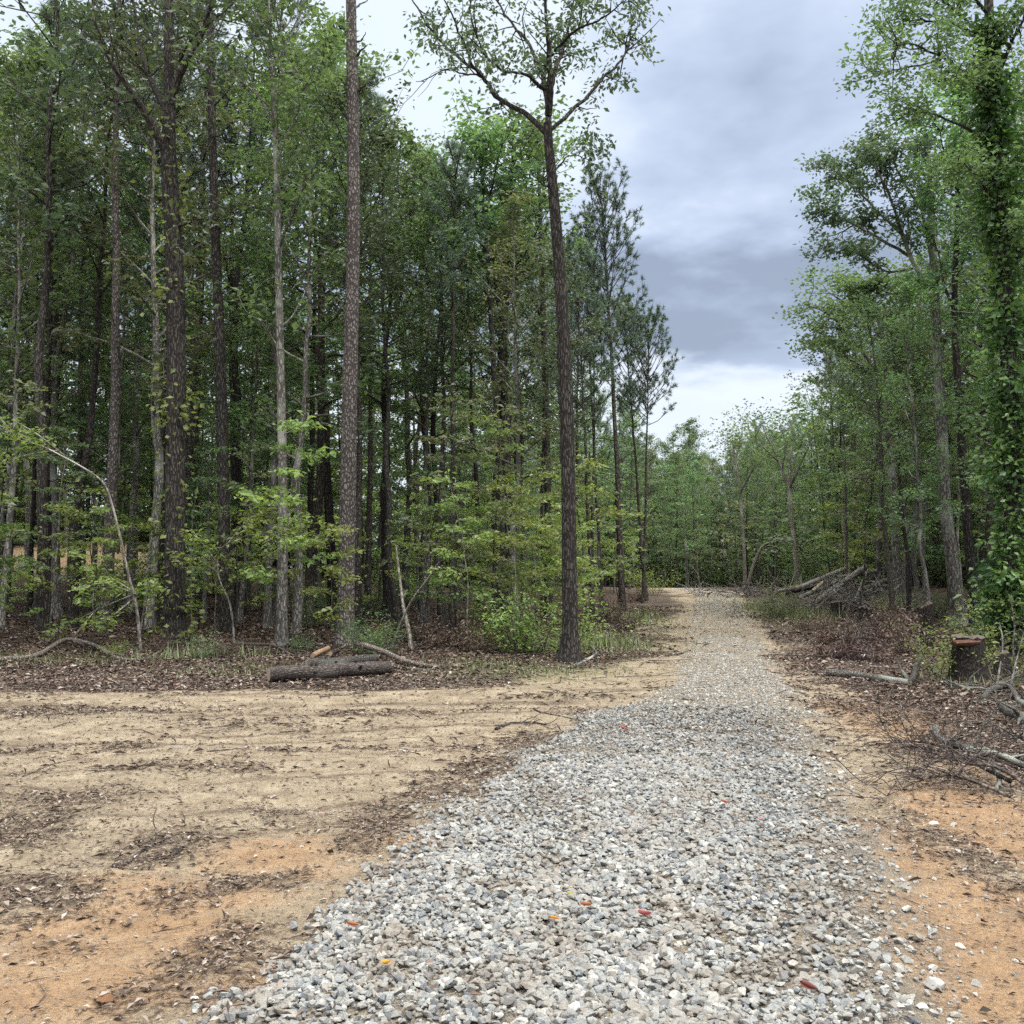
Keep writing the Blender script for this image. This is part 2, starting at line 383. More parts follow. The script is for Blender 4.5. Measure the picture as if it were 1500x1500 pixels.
# ------------------------------------------------------------------ terrain
def axis(a, b, st, lo, hi, gr):
    m = list(np.arange(a, b, st)); s = st; x = m[-1]
    while x < hi: s = min(s * gr, 14); x += s; m.append(x)
    s = st; x = a; L = []
    while x > lo: s = min(s * gr, 14); x -= s; L.append(x)
    return np.array(L[::-1] + m)
def make_ground():
    X = axis(-5.5, 6.0, .035, -260, 260, 1.035); Y = axis(3.0, 12.0, .035, -60, 420, 1.022)
    xx, yy = np.meshgrid(X, Y); x = xx.ravel(); y = yy.ravel(); nx, ny = len(X), len(Y)
    z = h(x, y)
    g = Geo(); i = np.arange(ny - 1)[:, None] * nx; j = np.arange(nx - 1)[None]
    q = np.stack([i + j, i + j + 1, i + nx + j + 1, i + nx + j], -1).reshape(-1, 4)
    g.add(np.stack([x, y, z], 1), np.concatenate([q[:, [0, 1, 2]], q[:, [0, 2, 3]]]))
    o = g.build('ground', GROUND, None, True); tag(o, 'sandy clay ground with orange patches running back to the woods', None, kind='structure')
    bank = S(-13, -20, x) * S(38, 44, y) * S(75, 60, y)       # bare sandy bank seen deep behind the left trunks
    lit = np.clip(litter_m(x, y) - bank, 0, 1); lit = np.where(litter_d(x, y) < -.4, lit * .72, lit)
    green = np.maximum(blob(x, y, [(760, 985, 110, 10, 1), (880, 945, 50, 14, 1), (930, 905, 30, 10, .8), (1150, 905, 40, 22, 1), (100, 960, 90, 8, .4)]), 0)
    track = 0 * x
    for k, (y0, a1, amp, w) in enumerate([(9.9, .10, .25, .07), (10.5, .10, .3, .05), (11.3, .06, .2, .10), (11.8, .06, .25, .05), (12.5, .03, .2, .12), (13.1, .02, .25, .07), (13.7, .0, .2, .12), (8.9, .16, .35, .06), (8.2, .18, .4, .05), (7.4, .30, .35, .05), (6.9, .31, .3, .06)]):
        yl = y0 + a1 * x + amp * (fbm(x * .35 + k, 0 * x, 2, 60 + k) - .5) * 2; br = S(.34, .58, fbm(x * .7, 0 * x + k * 3.1, 3, 70 + k)) * S(2.6, .6, x - .1 * y0 + .3)
        track = np.maximum(track, br * np.exp(-((y - yl) / w) ** 2))
    for nm, a in (('litter', lit), ('clay', np.maximum(clay_m(x, y), bank * .8)), ('gravel', gravel_m(x, y) * S(26, 12, y)), ('wood', S(.3, 3.5, litter_d(x, y)) * (1 - bank)), ('green', green), ('track', track)):
        at_ = o.data.attributes.new(nm, 'FLOAT', 'POINT'); at_.data.foreach_set('value', np.asarray(a, np.float32).ravel())
make_ground()

# ------------------------------------------------------------------ crushed stone on the drive
def stone_templates(rng, n, pts):
    import bmesh
    out = []
    for k in range(n):
        bm = bmesh.new(); p = nrm(rng.normal(0, 1, (pts, 3))) * (.8 + .25 * rng.random((pts, 1)))
        p[:, 2] *= .62; p[:, 1] *= .82
        for q in p: bm.verts.new(q)
        r = bmesh.ops.convex_hull(bm, input=bm.verts)
        bmesh.ops.delete(bm, geom=[e for e in r['geom_interior'] if isinstance(e, bmesh.types.BMVert)], context='VERTS')
        bmesh.ops.triangulate(bm, faces=bm.faces); bm.verts.index_update()
        out.append((np.array([v.co[:] for v in bm.verts]), np.array([[v.index for v in f.verts] for f in bm.faces]))); bm.free()
    return out

def rotmats(rng, n, tilt=1.0):
    a = rng.random(n) * 2 * math.pi; b = rng.normal(0, .35 * tilt, n); c = rng.normal(0, .35 * tilt, n); z = np.zeros(n); o = np.ones(n)
    Rz = np.stack([np.cos(a), -np.sin(a), z, np.sin(a), np.cos(a), z, z, z, o], 1).reshape(-1, 3, 3)
    Rx = np.stack([o, z, z, z, np.cos(b), -np.sin(b), z, np.sin(b), np.cos(b)], 1).reshape(-1, 3, 3)
    Ry = np.stack([np.cos(c), z, np.sin(c), z, o, z, -np.sin(c), z, np.cos(c)], 1).reshape(-1, 3, 3)
    return Ry @ Rx @ Rz

def scatter_stones(g, P, size, col, rng, T):
    M = rotmats(rng, len(P)); which = rng.integers(0, len(T), len(P))
    for k, (v, t) in enumerate(T):
        s = np.nonzero(which == k)[0]
        if not len(s): continue
        sc = size[s][:, None, None] * (.75 + .5 * rng.random((len(s), 1, 3)))
        V = np.einsum('nij,nvj->nvi', M[s], v[None] * sc) + P[s][:, None]
        g.add(V.reshape(-1, 3), (t[None] + (np.arange(len(s)) * len(v))[:, None, None]).reshape(-1, 3), np.repeat(col[s], len(v)))

def make_gravel():
    rng = np.random.default_rng(3); g = Geo(); T1 = stone_templates(rng, 26, 15); T2 = stone_templates(rng, 14, 8)
    def pts(y0, y1, dens, pad):
        n = int(dens * (y1 - y0) * 5.5); y = y0 + (y1 - y0) * rng.random(n); lo = GL(y) - pad; hi = GR(y) + pad
        w = (hi - lo); keep = rng.random(n) < w / 5.5; y, lo, w = y[keep], lo[keep], w[keep]
        return lo + w * rng.random(len(y)), y
    # loose thick layer near the camera, laid in two passes so that stones overlap
    for y0, y1, dens, T in ((2.2, 5.2, 1900, T1), (5.2, 8.5, 1700, T1), (8.5, 12.6, 1300, T2)):
        for lay in range(2):
            x, y = pts(y0, y1, dens * (1 if lay == 0 else .75), .35)
            m = gravel_m(x, y); fr = S(-.08, .8, GR(y) + .1 - x + .3 * (fbm(x * 2, y * 2, 3, 77) - .5))      # right fringe thins out into the dirt
            thin = S(.50, .64, fbm(x * .8, y * .45, 3, 78))
            pk = m * (.25 + .75 * fr) * (1 - .45 * thin) * (1 if lay == 0 else fr)
            pk = np.where((m < .35), pk * .8, pk) * (.74 + .26 * S(.35, .5, fbm(x * 3.3, y * 3.3, 3, 80)))
            pk = pk * (1 - .22 * np.exp(-((np.abs(x - (GL(y) + GR(y)) / 2) - .72) / .22) ** 2) * S(.4, .6, fbm(x * 1.5, y * .8, 3, 82)))
            pk = pk * S(12.3, 10.9, y + 1.6 * (fbm(x * 1.3, y * .9, 3, 81) - .5))
            k = rng.random(len(x)) < pk; x, y, fr = x[k], y[k], fr[k]
            cx = (GL(y) + GR(y)) / 2; wb = np.exp(-((np.abs(x - cx) - .72) / .22) ** 2)
            sz = (1 - .2 * wb) * np.exp(rng.normal(0, .36, len(x))) * (.0142 + .0034 * fr) * np.interp(y, [3, 6, 12], [1.1, 1.0, 1.05])
            sz = np.where(rng.random(len(x)) < .06, sz * 1.45, sz)
            z = h(x, y) + sz * (.1 + .35 * rng.random(len(x))) + (.014 * rng.random(len(x)) if lay else 0)
            sz = np.minimum(sz, .030)
            blue = S(.5, .1, np.abs(x - (.16 * y + .75))) ; c = np.clip(rng.normal(.56, .2, len(x)) + .22 * (1 - fr) - .18 * blue * rng.random(len(x)), 0, 1)
            scatter_stones(g, np.stack([x, y, z], 1), sz, c, rng, T)
    # thin, dirt-mixed stone farther up the drive
    for y0, y1, dens, s0 in ((10.8, 22, 560, .0165), (22, 36, 220, .023), (36, 52, 120, .03)):
        x, y = pts(y0, y1, dens, .5); m = gravel_m(x, y)
        wgt = .5 + .5 * S(.36, .54, fbm(x * .9, y * .5, 3, 79))
        k = rng.random(len(x)) < m * wgt; x, y = x[k], y[k]
        sz = np.exp(rng.normal(0, .25, len(x))) * s0
        scatter_stones(g, np.stack([x, y, h(x, y) + sz * .15], 1), sz, np.clip(rng.normal(.84, .16, len(x)), 0, 1), rng, T2)
    # strays kicked out on to the soil
    n = 15000; x = rng.uniform(-4.5, 5.5, n); y = rng.uniform(3, 13, n); dd = np.maximum(GL(y) - x, x - GR(y))
    k = (dd > 0) & (rng.random(n) < (.75 * np.exp(-dd / np.where(x > GR(y), .42, .16)) + .008)); x, y = x[k], y[k]; sz = np.exp(rng.normal(0, .4, len(x))) * .012
    scatter_stones(g, np.stack([x, y, h(x, y) + sz * .1], 1), sz, np.clip(rng.normal(.74, .16, len(x)), 0, 1), rng, T1)
    tag(g.build('gravel', STONE), 'crushed pale grey stone spread along the drive', 'gravel', kind='stuff')
make_gravel()

# ------------------------------------------------------------------ leaf litter, twigs, grass (uncountable)
def make_litter():
    rng = np.random.default_rng(5); g = Geo()
    def put(x0, x1, y0, y1, dens, s0, s1, extra=.02, sh=.5):
        n = int((x1 - x0) * (y1 - y0) * dens); x = rng.uniform(x0, x1, n); y = rng.uniform(y0, y1, n)
        k = np.abs(x) < y * .62 + 1.5; x, y = x[k], y[k]
        m = litter_m(x, y); gq = gravel_m(x, y); m = np.maximum(m ** 1.2, np.where(gq < .5, extra * (.3 + 1.9 * fbm(x * .8, y * .8, 3, 31)), .004 + .09 * S(.56, .7, fbm(x * 1.1, y * .8, 4, 33))))
        k = rng.random(len(x)) < m; x, y = x[k], y[k]
        c = np.clip(rng.normal(.53, .27, len(x)) - .14 * S(.5, 3, litter_d(x, y)), 0, 1); s = rng.uniform(s0, s1, len(x)) * np.exp(rng.normal(0, .25, len(x)))
        z = h(x, y) + .006 + .02 * rng.random(len(x)) * m[k] + .045 * gravel_m(x, y) * (y < 14)
        leaves(g, np.stack([x, y, z], 1), s, rng, .80, -.05, sh, .16, c, np.array([-.9, -.5, 0]) if sh < .4 else None, .1 if sh < .4 else .22)
    put(-5, 6.5, 2.8, 7, 1500, .008, .042, .11); put(-8, 8, 7, 12, 900, .012, .05, .08); put(-14, 12, 12, 20, 230, .04, .09, .03)
    put(-5, 6.5, 2.8, 7, 2600, .005, .018, .16); put(-8, 8, 7, 13, 1300, .008, .026, .12)
    put(-5, 6.5, 2.8, 8, 420, .025, .06, .035, sh=.22); put(-9, 8, 8, 14.5, 300, .045, .1, .05, sh=.16)
    put(-20, 18, 20, 34, 70, .06, .13, .0)
    tag(g.build('leaf_litter', LITTER), 'dead brown leaves and bark shreds strewn over the ground', 'leaf litter', kind='stuff')
    # twigs
    g = Geo()
    for (x0, x1, y0, y1, n, r0, L0) in ((-4, 6, 3, 9, 1500, .0028, .10), (-9, 9, 8, 15, 2600, .004, .17), (-14, 12, 13, 22, 2400, .006, .32)):
        x = rng.uniform(x0, x1, n); y = rng.uniform(y0, y1, n)
        k = rng.random(n) < np.clip(litter_m(x, y) + .10, 0, 1) * (1 - .8 * gravel_m(x, y)); x, y = x[k], y[k]
        for a, b in zip(x, y):
            L = L0 * math.exp(rng.normal(0, .6)); th = rng.normal(0, .7) if rng.random() < .6 else rng.random() * 3.14
            d = np.array([math.cos(th), math.sin(th)]) * L / 2; nn = rng.normal(0, .12, 2) * L
            q = np.array([[a - d[0], b - d[1]], [a + nn[0], b + nn[1]], [a + d[0], b + d[1]]])
            P = np.column_stack([q, h(q[:, 0], q[:, 1]) + r0 * 1.5 + np.array([0, rng.random() * .05, rng.random() * .04]) * L])
            tube(g, P, np.array([1, .85, .4]) * r0 * math.exp(rng.normal(0, .3)), 4, rng.random())
    tag(g.build('twig_litter', BTWIG), 'thin broken twigs scattered over the sandy ground', 'twigs', kind='stuff')
    # low weeds and grass
    g = Geo()
    for px, py, sx, sy, n, hh in ((760, 985, .9, .5, 520, .07), (690, 980, .5, .3, 150, .06), (880, 945, .6, 1.0, 1100, .15), (930, 905, .5, 1.6, 700, .16), (1155, 900, .5, 1.8, 1000, .22), (1140, 888, .35, 1.8, 350, .18),
                               (60, 965, 1.6, .4, 500, .1), (350, 985, .8, .4, 300, .09), (300, 965, .6, .3, 350, .16), (1460, 1000, .8, .6, 300, .12)):
        c = G(px, py); x = rng.normal(c[0], sx, n); y = rng.normal(c[1], sy, n); z = h(x, y)
        a = rng.random(n) * 6.28; L = hh * np.exp(rng.normal(0, .35, n)); tip = np.stack([np.cos(a) * L * .5, np.sin(a) * L * .5, L], 1)
        w = np.stack([-np.sin(a), np.cos(a), 0 * a], 1) * (.006 + .02 * hh)
        b = np.stack([x, y, z], 1); V = np.stack([b - w, b + w, b + tip * .6 + w * .6 + [0, 0, .0], b + tip], 1).reshape(-1, 3); k = np.arange(n)[:, None] * 4
        g.add(V, np.concatenate([k + [0, 1, 2], k + [0, 2, 3]]), np.repeat(rng.random(n), 4))
    tag(g.build('grass', GRASS), 'patches of short green weeds along the drive edge', 'grass', kind='stuff')
make_litter()

# ------------------------------------------------------------------ tree builders (each returns trunk Geo, crown Geo; base at the origin)
def flare(t, r0, end=.12):
    return r0 * ((1 - t) * (1 - end) + end) * (1 + .55 * np.exp(-t * 38))

def spray(C, A, p, n, s, rng, hz=.45, tone=None):
    q = p + rng.normal(0, 1, (n, 3)) * np.array([s, s, s * hz]); C.append(q)
    tn = rng.random() if tone is None else tone
    A.append(np.clip(.5 * tn + .5 * rng.random(n), 0, 1))

def clothe(tg, P, r_at, cb, nb, cr, rng, C, A, nl, sp, upl=(.25, .95), nsec=5, prof=None, twigs=True, az0=0, bare=.0):
    """hang primary and secondary limbs with leaf sprays on the trunk path P from the fraction cb upward"""
    for i in range(nb):
        u = (i + rng.random()) / nb; t = cb + (1 - cb) * u * .97; p = at(P, t)
        pf = math.sin(math.pi * min(1, u * .8 + .16)) ** .8 if prof is None else prof(u)
        L = cr * pf * rng.uniform(.65, 1.25); az = az0 + i * 2.4 + rng.normal(0, .4); el = upl[0] + (upl[1] - upl[0]) * u + rng.normal(0, .15)
        d = np.array([math.cos(az) * math.cos(el), math.sin(az) * math.cos(el), math.sin(el)])
        B = limb(p, d, L, 6, rng, .06, .13); r = r_at(t) * .5
        tube(tg, B, np.linspace(max(r, .018), .007, 6), 5, rng.random())
        if rng.random() < bare: continue
        for j in range(nsec):
            s = .3 + .7 * (j + rng.random()) / nsec; q = at(B, s); dd = nrm(B[-1] - B[0])
            d2 = nrm(dd + rng.normal(0, .75, 3) * np.array([1, 1, .55])); D = limb(q, d2, L * rng.uniform(.25, .5), 4, rng, .04, .2)
            if twigs: tube(tg, D, np.linspace(.010, .004, 4), 3, rng.random())
            tn = rng.random()
            for w in (1, 2, 3): spray(C, A, D[w], max(2, int(nl * rng.uniform(.5, 1.4))), sp, rng, tone=tn)
        spray(C, A, B[-1], nl, sp, rng)

def hardwood(seed, H, r0, cb, cr, nb, nl, ls, sp, lean=.0, wob=.05, nsec=5, up=.55, **kw):
    rng = np.random.default_rng(seed); tg, cg = Geo(), Geo(); n = 16
    w = np.cumsum(rng.normal(0, wob, (n, 2)), 0) * (H / 15); z = np.linspace(-.25, H, n)
    P = np.column_stack([w[:, 0] - w[0, 0] + lean * z, w[:, 1] - w[0, 1], z]); ts = np.linspace(0, 1, n)
    P = smooth_path(P, 26); ts = np.linspace(0, 1, 26); tube(tg, P, flare(ts, r0, .08), 9, .5, rough=.05, rng=rng)
    C, A = [], []; clothe(tg, P, lambda t: float(flare(t, r0, .08)), cb, nb, cr, rng, C, A, nl, sp * .74, nsec=nsec, **kw)
    c = np.concatenate(C); a = np.concatenate(A); leaves(cg, c, ls * np.exp(rng.normal(0, .2, len(c))), rng, up, .3, .55, .12, a)
    return tg, cg

def tufts(cg, pts, dirs, L, rng, n=18):
    pts = np.asarray(pts); N = len(pts); d = np.asarray(dirs)
    p = np.repeat(pts, n, 0); v = nrm(np.repeat(d, n, 0) * .55 + rng.normal(0, .75, (N * n, 3)) + [0, 0, .1])
    p = p + v * .015 + np.repeat(d, n, 0) * rng.uniform(-.5, .4, (N * n, 1)) * L
    w = nrm(np.cross(v, rng.normal(0, 1, (N * n, 3)))) * .009
    l = L * rng.uniform(.6, 1.15, (N * n, 1))
    V = np.stack([p - w, p + w, p + v * l], 1).reshape(-1, 3); k = np.arange(N * n)[:, None] * 3
    cg.add(V, k + [0, 1, 2], np.repeat(np.clip(np.repeat(rng.random(N), n) * .6 + rng.random(N * n) * .4, 0, 1), 3))

def pine(seed, H, r0, cb, cr, nb, L=.2, lean=0, wob=.025, stubs=10, n=18, airy=False, steep=.55, nsec=6):
    rng = np.random.default_rng(seed); tg, cg = Geo(), Geo(); m = 14
    w = np.cumsum(rng.normal(0, wob, (m, 2)), 0) * (H / 15); z = np.linspace(-.25, H, m)
    P = smooth_path(np.column_stack([w[:, 0] - w[0, 0] + lean * z, w[:, 1] - w[0, 1], z]), 24); ts = np.linspace(0, 1, 24)
    tube(tg, P, flare(ts, r0, .1), 9, .5, rough=.05, rng=rng)
    for i in range(stubs):
        t = rng.uniform(.2, cb); az = rng.random() * 6.28; el = rng.normal(.1, .3)
        B = limb(at(P, t), [math.cos(az), math.sin(az), math.tan(el)], rng.uniform(.3, 1.2), 4, rng, .0, .15); tube(tg, B, np.linspace(.018, .005, 4), 4, rng.random())
    pt, dr = [], []
    for i in range(nb):
        u = (i + rng.random()) / nb; t = cb + (1 - cb) * u; az = i * 2.4 + rng.normal(0, .3)
        Lb = cr * (math.sin(math.pi * (.22 + (.58 if airy else .72) * u)) ** .8) * rng.uniform(.75, 1.15); el = steep * .5 + steep * u
        B = limb(at(P, t), [math.cos(az), math.sin(az), math.tan(min(el, 1.2))], Lb, 6, rng, .12, .08); tube(tg, B, np.linspace(.017 if airy else .03, .006, 6), 4, rng.random())
        for j in range(nsec):
            s = (.5 + .5 * rng.random()) if airy else .35 + .65 * (j + rng.random()) / nsec; d2 = nrm(nrm(B[-1] - B[0]) + rng.normal(0, .6, 3) + [0, 0, .2]); D = limb(at(B, s), d2, Lb * rng.uniform(.15, .35), 3, rng, .1, .1)
            tube(tg, D, np.linspace(.009, .004, 3), 3, rng.random()); pt.append(D[-1]); dr.append(d2)
            if not airy: pt.append(D[1]); dr.append(d2)
        pt.append(B[-1]); dr.append(nrm(B[-1] - B[-2]))
    tufts(cg, pt, dr, L, rng, n)
    return tg, cg

def sapling(seed, H, r0, cr, nb, nl, ls, sp, lean=.1, cb=.25, flat=.3):
    rng = np.random.default_rng(seed); tg, cg = Geo(), Geo(); n = 10
    az = rng.random() * 6.28; z = np.linspace(-.1, H, n); b = lean * (z / H) ** 2 * H
    w = np.cumsum(rng.normal(0, .03, (n, 2)), 0) * H / 4
    P = np.column_stack([b * math.cos(az) + w[:, 0] - w[0, 0], b * math.sin(az) + w[:, 1] - w[0, 1], z]); ts = np.linspace(0, 1, n)
    tube(tg, P, r0 * (1 - .8 * ts), 6, .5)
    C, A = [], []
    for i in range(nb):
        u = (i + rng.random()) / nb; t = cb + (1 - cb) * u; a = i * 2.4 + rng.normal(0, .4); L = cr * (1.05 - .6 * u) * rng.uniform(.6, 1.3)
        B = limb(at(P, t), [math.cos(a), math.sin(a), .35], L, 5, rng, -.03, .12); tube(tg, B, np.linspace(r0 * .35, .003, 5), 3, rng.random()); tn = rng.random()
        for w_ in (2, 3, 4):
            spray(C, A, B[w_], int(nl * rng.uniform(.6, 1.3)), sp, rng, flat, tn)
            for s in (-1, 1):
                q = B[w_] + nrm(np.cross(B[-1] - B[0], [0, 0, 1])) * s * L * .22 + [0, 0, -.03]; spray(C, A, q, int(nl * .6), sp, rng, flat, tn)
    spray(C, A, P[-1], nl, sp, rng, .8)
    c = np.concatenate(C); leaves(cg, c, ls * np.exp(rng.normal(-.03, .36, len(c))), rng, .55, .25, .6, .14, np.concatenate(A))
    return tg, cg

def shrub(seed, H, Rr, ns, nl, ls, up=.6, wid=.5, droop=.2):
    rng = np.random.default_rng(seed); tg, cg = Geo(), Geo(); C, A = [], []
    for i in range(ns):
        a = rng.random() * 6.28; o = rng.random() ** .5 * Rr * .4
        p = np.array([math.cos(a) * o, math.sin(a) * o, -.05]); B = limb(p, [math.cos(a) * .45, math.sin(a) * .45, 1], H * rng.uniform(.55, 1.1), 5, rng, 0, .2)
        tube(tg, B, np.linspace(.012, .003, 5), 4, rng.random()); tn = rng.random()
        for w in (1, 2, 3, 4):
            D = limb(B[w], rng.normal(0, 1, 3) * [1, 1, .4] + [0, 0, .3], Rr * rng.uniform(.25, .6), 3, rng, 0, .2); tube(tg, D, np.linspace(.005, .002, 3), 3, rng.random())
            for q in (D[1], D[2], B[w]): spray(C, A, q, nl, Rr * .13 + .03, rng, .7, tn)
    c = np.concatenate(C); leaves(cg, c, ls * np.exp(rng.normal(0, .25, len(c))), rng, up, droop, wid, .12, np.concatenate(A))
    return tg, cg

PROTO = {}
def proto(key, geo, bark, leaf, smooth=True):
    tg, cg = geo; PROTO.setdefault(key, []).append((tg.mesh('trunk', bark, smooth), cg.mesh('crown', leaf), tg, cg, bark, leaf))
for i, (H, r, cb, cr, nb, nl, ls, sp, lf, bk) in enumerate([
        (17, .15, .42, 2.7, 24, 10, 0.163, .24, LEAF, BDARK), (18.5, .18, .36, 3.1, 26, 10, 0.172, .26, LEAF, BOAK), (15.5, .11, .28, 2.3, 26, 9, 0.155, .24, LEAF, BGREY),
        (16.5, .13, .5, 2.5, 20, 10, 0.163, .26, LEAFO, BDARK), (14, .09, .2, 2.0, 28, 8, 0.146, .24, LEAF, BDARK), (17.5, .15, .33, 2.9, 24, 10, 0.163, .27, LEAFY, BGREY), (13, .08, .3, 1.9, 24, 8, 0.146, .22, LEAF, BGREY)]):
    proto('hardwood', hardwood(100 + i, H, r, cb, cr, nb, nl, ls, sp, wob=.06), bk, lf)
for i, (H, r, cb, cr, nb, st) in enumerate([(19, .15, .62, 1.9, 34, 14), (17, .11, .6, 1.6, 30, 16), (18, .13, .66, 1.7, 30, 12), (15, .085, .52, 1.3, 28, 14)]):
    proto('pine', pine(140 + i, H, r, cb, cr, nb, .27, stubs=st, n=20), BPINE if i < 2 else BDARK, NEED)
for i, (H, r, cr, nb, nl, ls, lf, bk) in enumerate([(5.5, .028, 1.3, 13, 12, .125, LEAFB, BGREY), (4.2, .02, 1.15, 11, 12, .115, LEAFB, BDARK), (7, .038, 1.6, 15, 12, .13, LEAF, BGREY), (3.2, .016, .95, 10, 11, .11, LEAFB, BTWIG), (6.2, .03, 1.3, 14, 11, .12, LEAFY, BDARK)]):
    proto('sapling', sapling(180 + i, H, r, cr, nb, nl - 2, ls, .13, .12), bk, lf)
for i, (H, rr, ns, nl, ls, lf) in enumerate([(1.3, .8, 10, 10, .075, LEAFB), (1.0, .7, 9, 10, .07, LEAF), (1.6, .8, 9, 9, .085, LEAFB), (.8, .6, 9, 10, .06, LEAFY)]):
    proto('shrub', shrub(220 + i, H, rr, ns, nl, ls), BTWIG, lf)
for i, (H, rr, ns, nl) in enumerate([(.75, .55, 12, 6), (.55, .5, 10, 7), (.95, .5, 12, 5)]):
    proto('dead', shrub(240 + i, H, rr, ns, nl, .07, .35, .4, .5), BTWIG, DEAD)

def part_objs(root, trunk_me, crown_me):
    for nm, me in (('trunk', trunk_me), ('crown', crown_me)):
        o = bpy.data.objects.new(nm, me); COL.objects.link(o); o.parent = root
def plant(name, key, idx, x, y, rz, sc, sink=.0, tilt=0.0):
    z = float(h(np.array([x]), np.array([y]))[0]); L = PROTO[key]; t = L[idx % len(L)]
    r = empty(name, (x, y, z - sink), rz, sc); r.rotation_euler = (tilt * math.cos(rz * 3), tilt * math.sin(rz * 3), rz); part_objs(r, t[0], t[1]); return r

ORD = 'first second third fourth fifth sixth seventh eighth ninth tenth eleventh twelfth thirteenth fourteenth fifteenth sixteenth seventeenth eighteenth nineteenth twentieth'.split()
ZONE = [(0, 255, 'left of the forked oak'), (255, 510, 'between forked oak and tall pine'), (510, 740, 'between tall pine and dark twin trunks'), (740, 838, 'between twin trunks and roadside oak'),
        (838, 985, 'past the roadside oak'), (985, 1175, 'beyond the road crest'), (1175, 1310, 'behind the log pile'), (1310, 1400, 'beside the grey-barked tree'), (1400, 1500, 'behind the big stump')]
WILD = []
def wild(o, phrase, cat, group): WILD.append((o, phrase, cat, group))
def label_wild():
    by = {}
    for o, ph, cat, grp in WILD:
        p = np.array(o.location); px = proj(p)[0]; y = p[1]
        z = next((k for k, q in enumerate(ZONE) if q[0] <= px < q[1]), -1 if px < 0 else 99)
        bd = 'front' if y < 27 else 'midway back' if y < 40 else 'deep' if y < 58 else 'farthest back'
        by.setdefault((z, bd, ph, cat, grp), []).append((px, o))
    for (z, bd, ph, cat, grp), L in by.items():
        L.sort(key=lambda q: q[0])
        for k, (px, o) in enumerate(L):
            if z in (-1, 99): tag(o, f"{ph} beyond the {'left' if z < 0 else 'right'} edge of view", cat, grp); continue
            od = '' if len(L) == 1 else ORD[min(k, 19)] + ' '
            b = {'front': 'front rank', 'midway back': 'midway back', 'deep': 'deep in woods', 'farthest back': 'farthest back'}[bd]
            tag(o, f"{od}{ph}{' from left' if od else ''}, {b}, {ZONE[z][2]}", cat, grp)

# ------------------------------------------------------------------ woods
TAKEN = []
def free(x, y, d):
    return all((x - a) ** 2 + (y - b) ** 2 > max(d, e) ** 2 for a, b, e in TAKEN)
HW = ['slim dark hardwood', 'stout leafy hardwood', 'slender grey hardwood', 'dark olive-leaved oak', 'thin leafy hardwood', 'olive-tinged grey hardwood', 'small grey hardwood']
PN = ['tall scaly pine', 'slim scaly pine', 'dark bare-boled pine', 'thin dark pine']
SA = ['bright tall sapling', 'bright dark-stemmed sapling', 'deep green sapling', 'small bright sapling', 'olive sapling']
SH = ['bright green bush', 'deep green bush', 'tall loose bush', 'low olive bush']

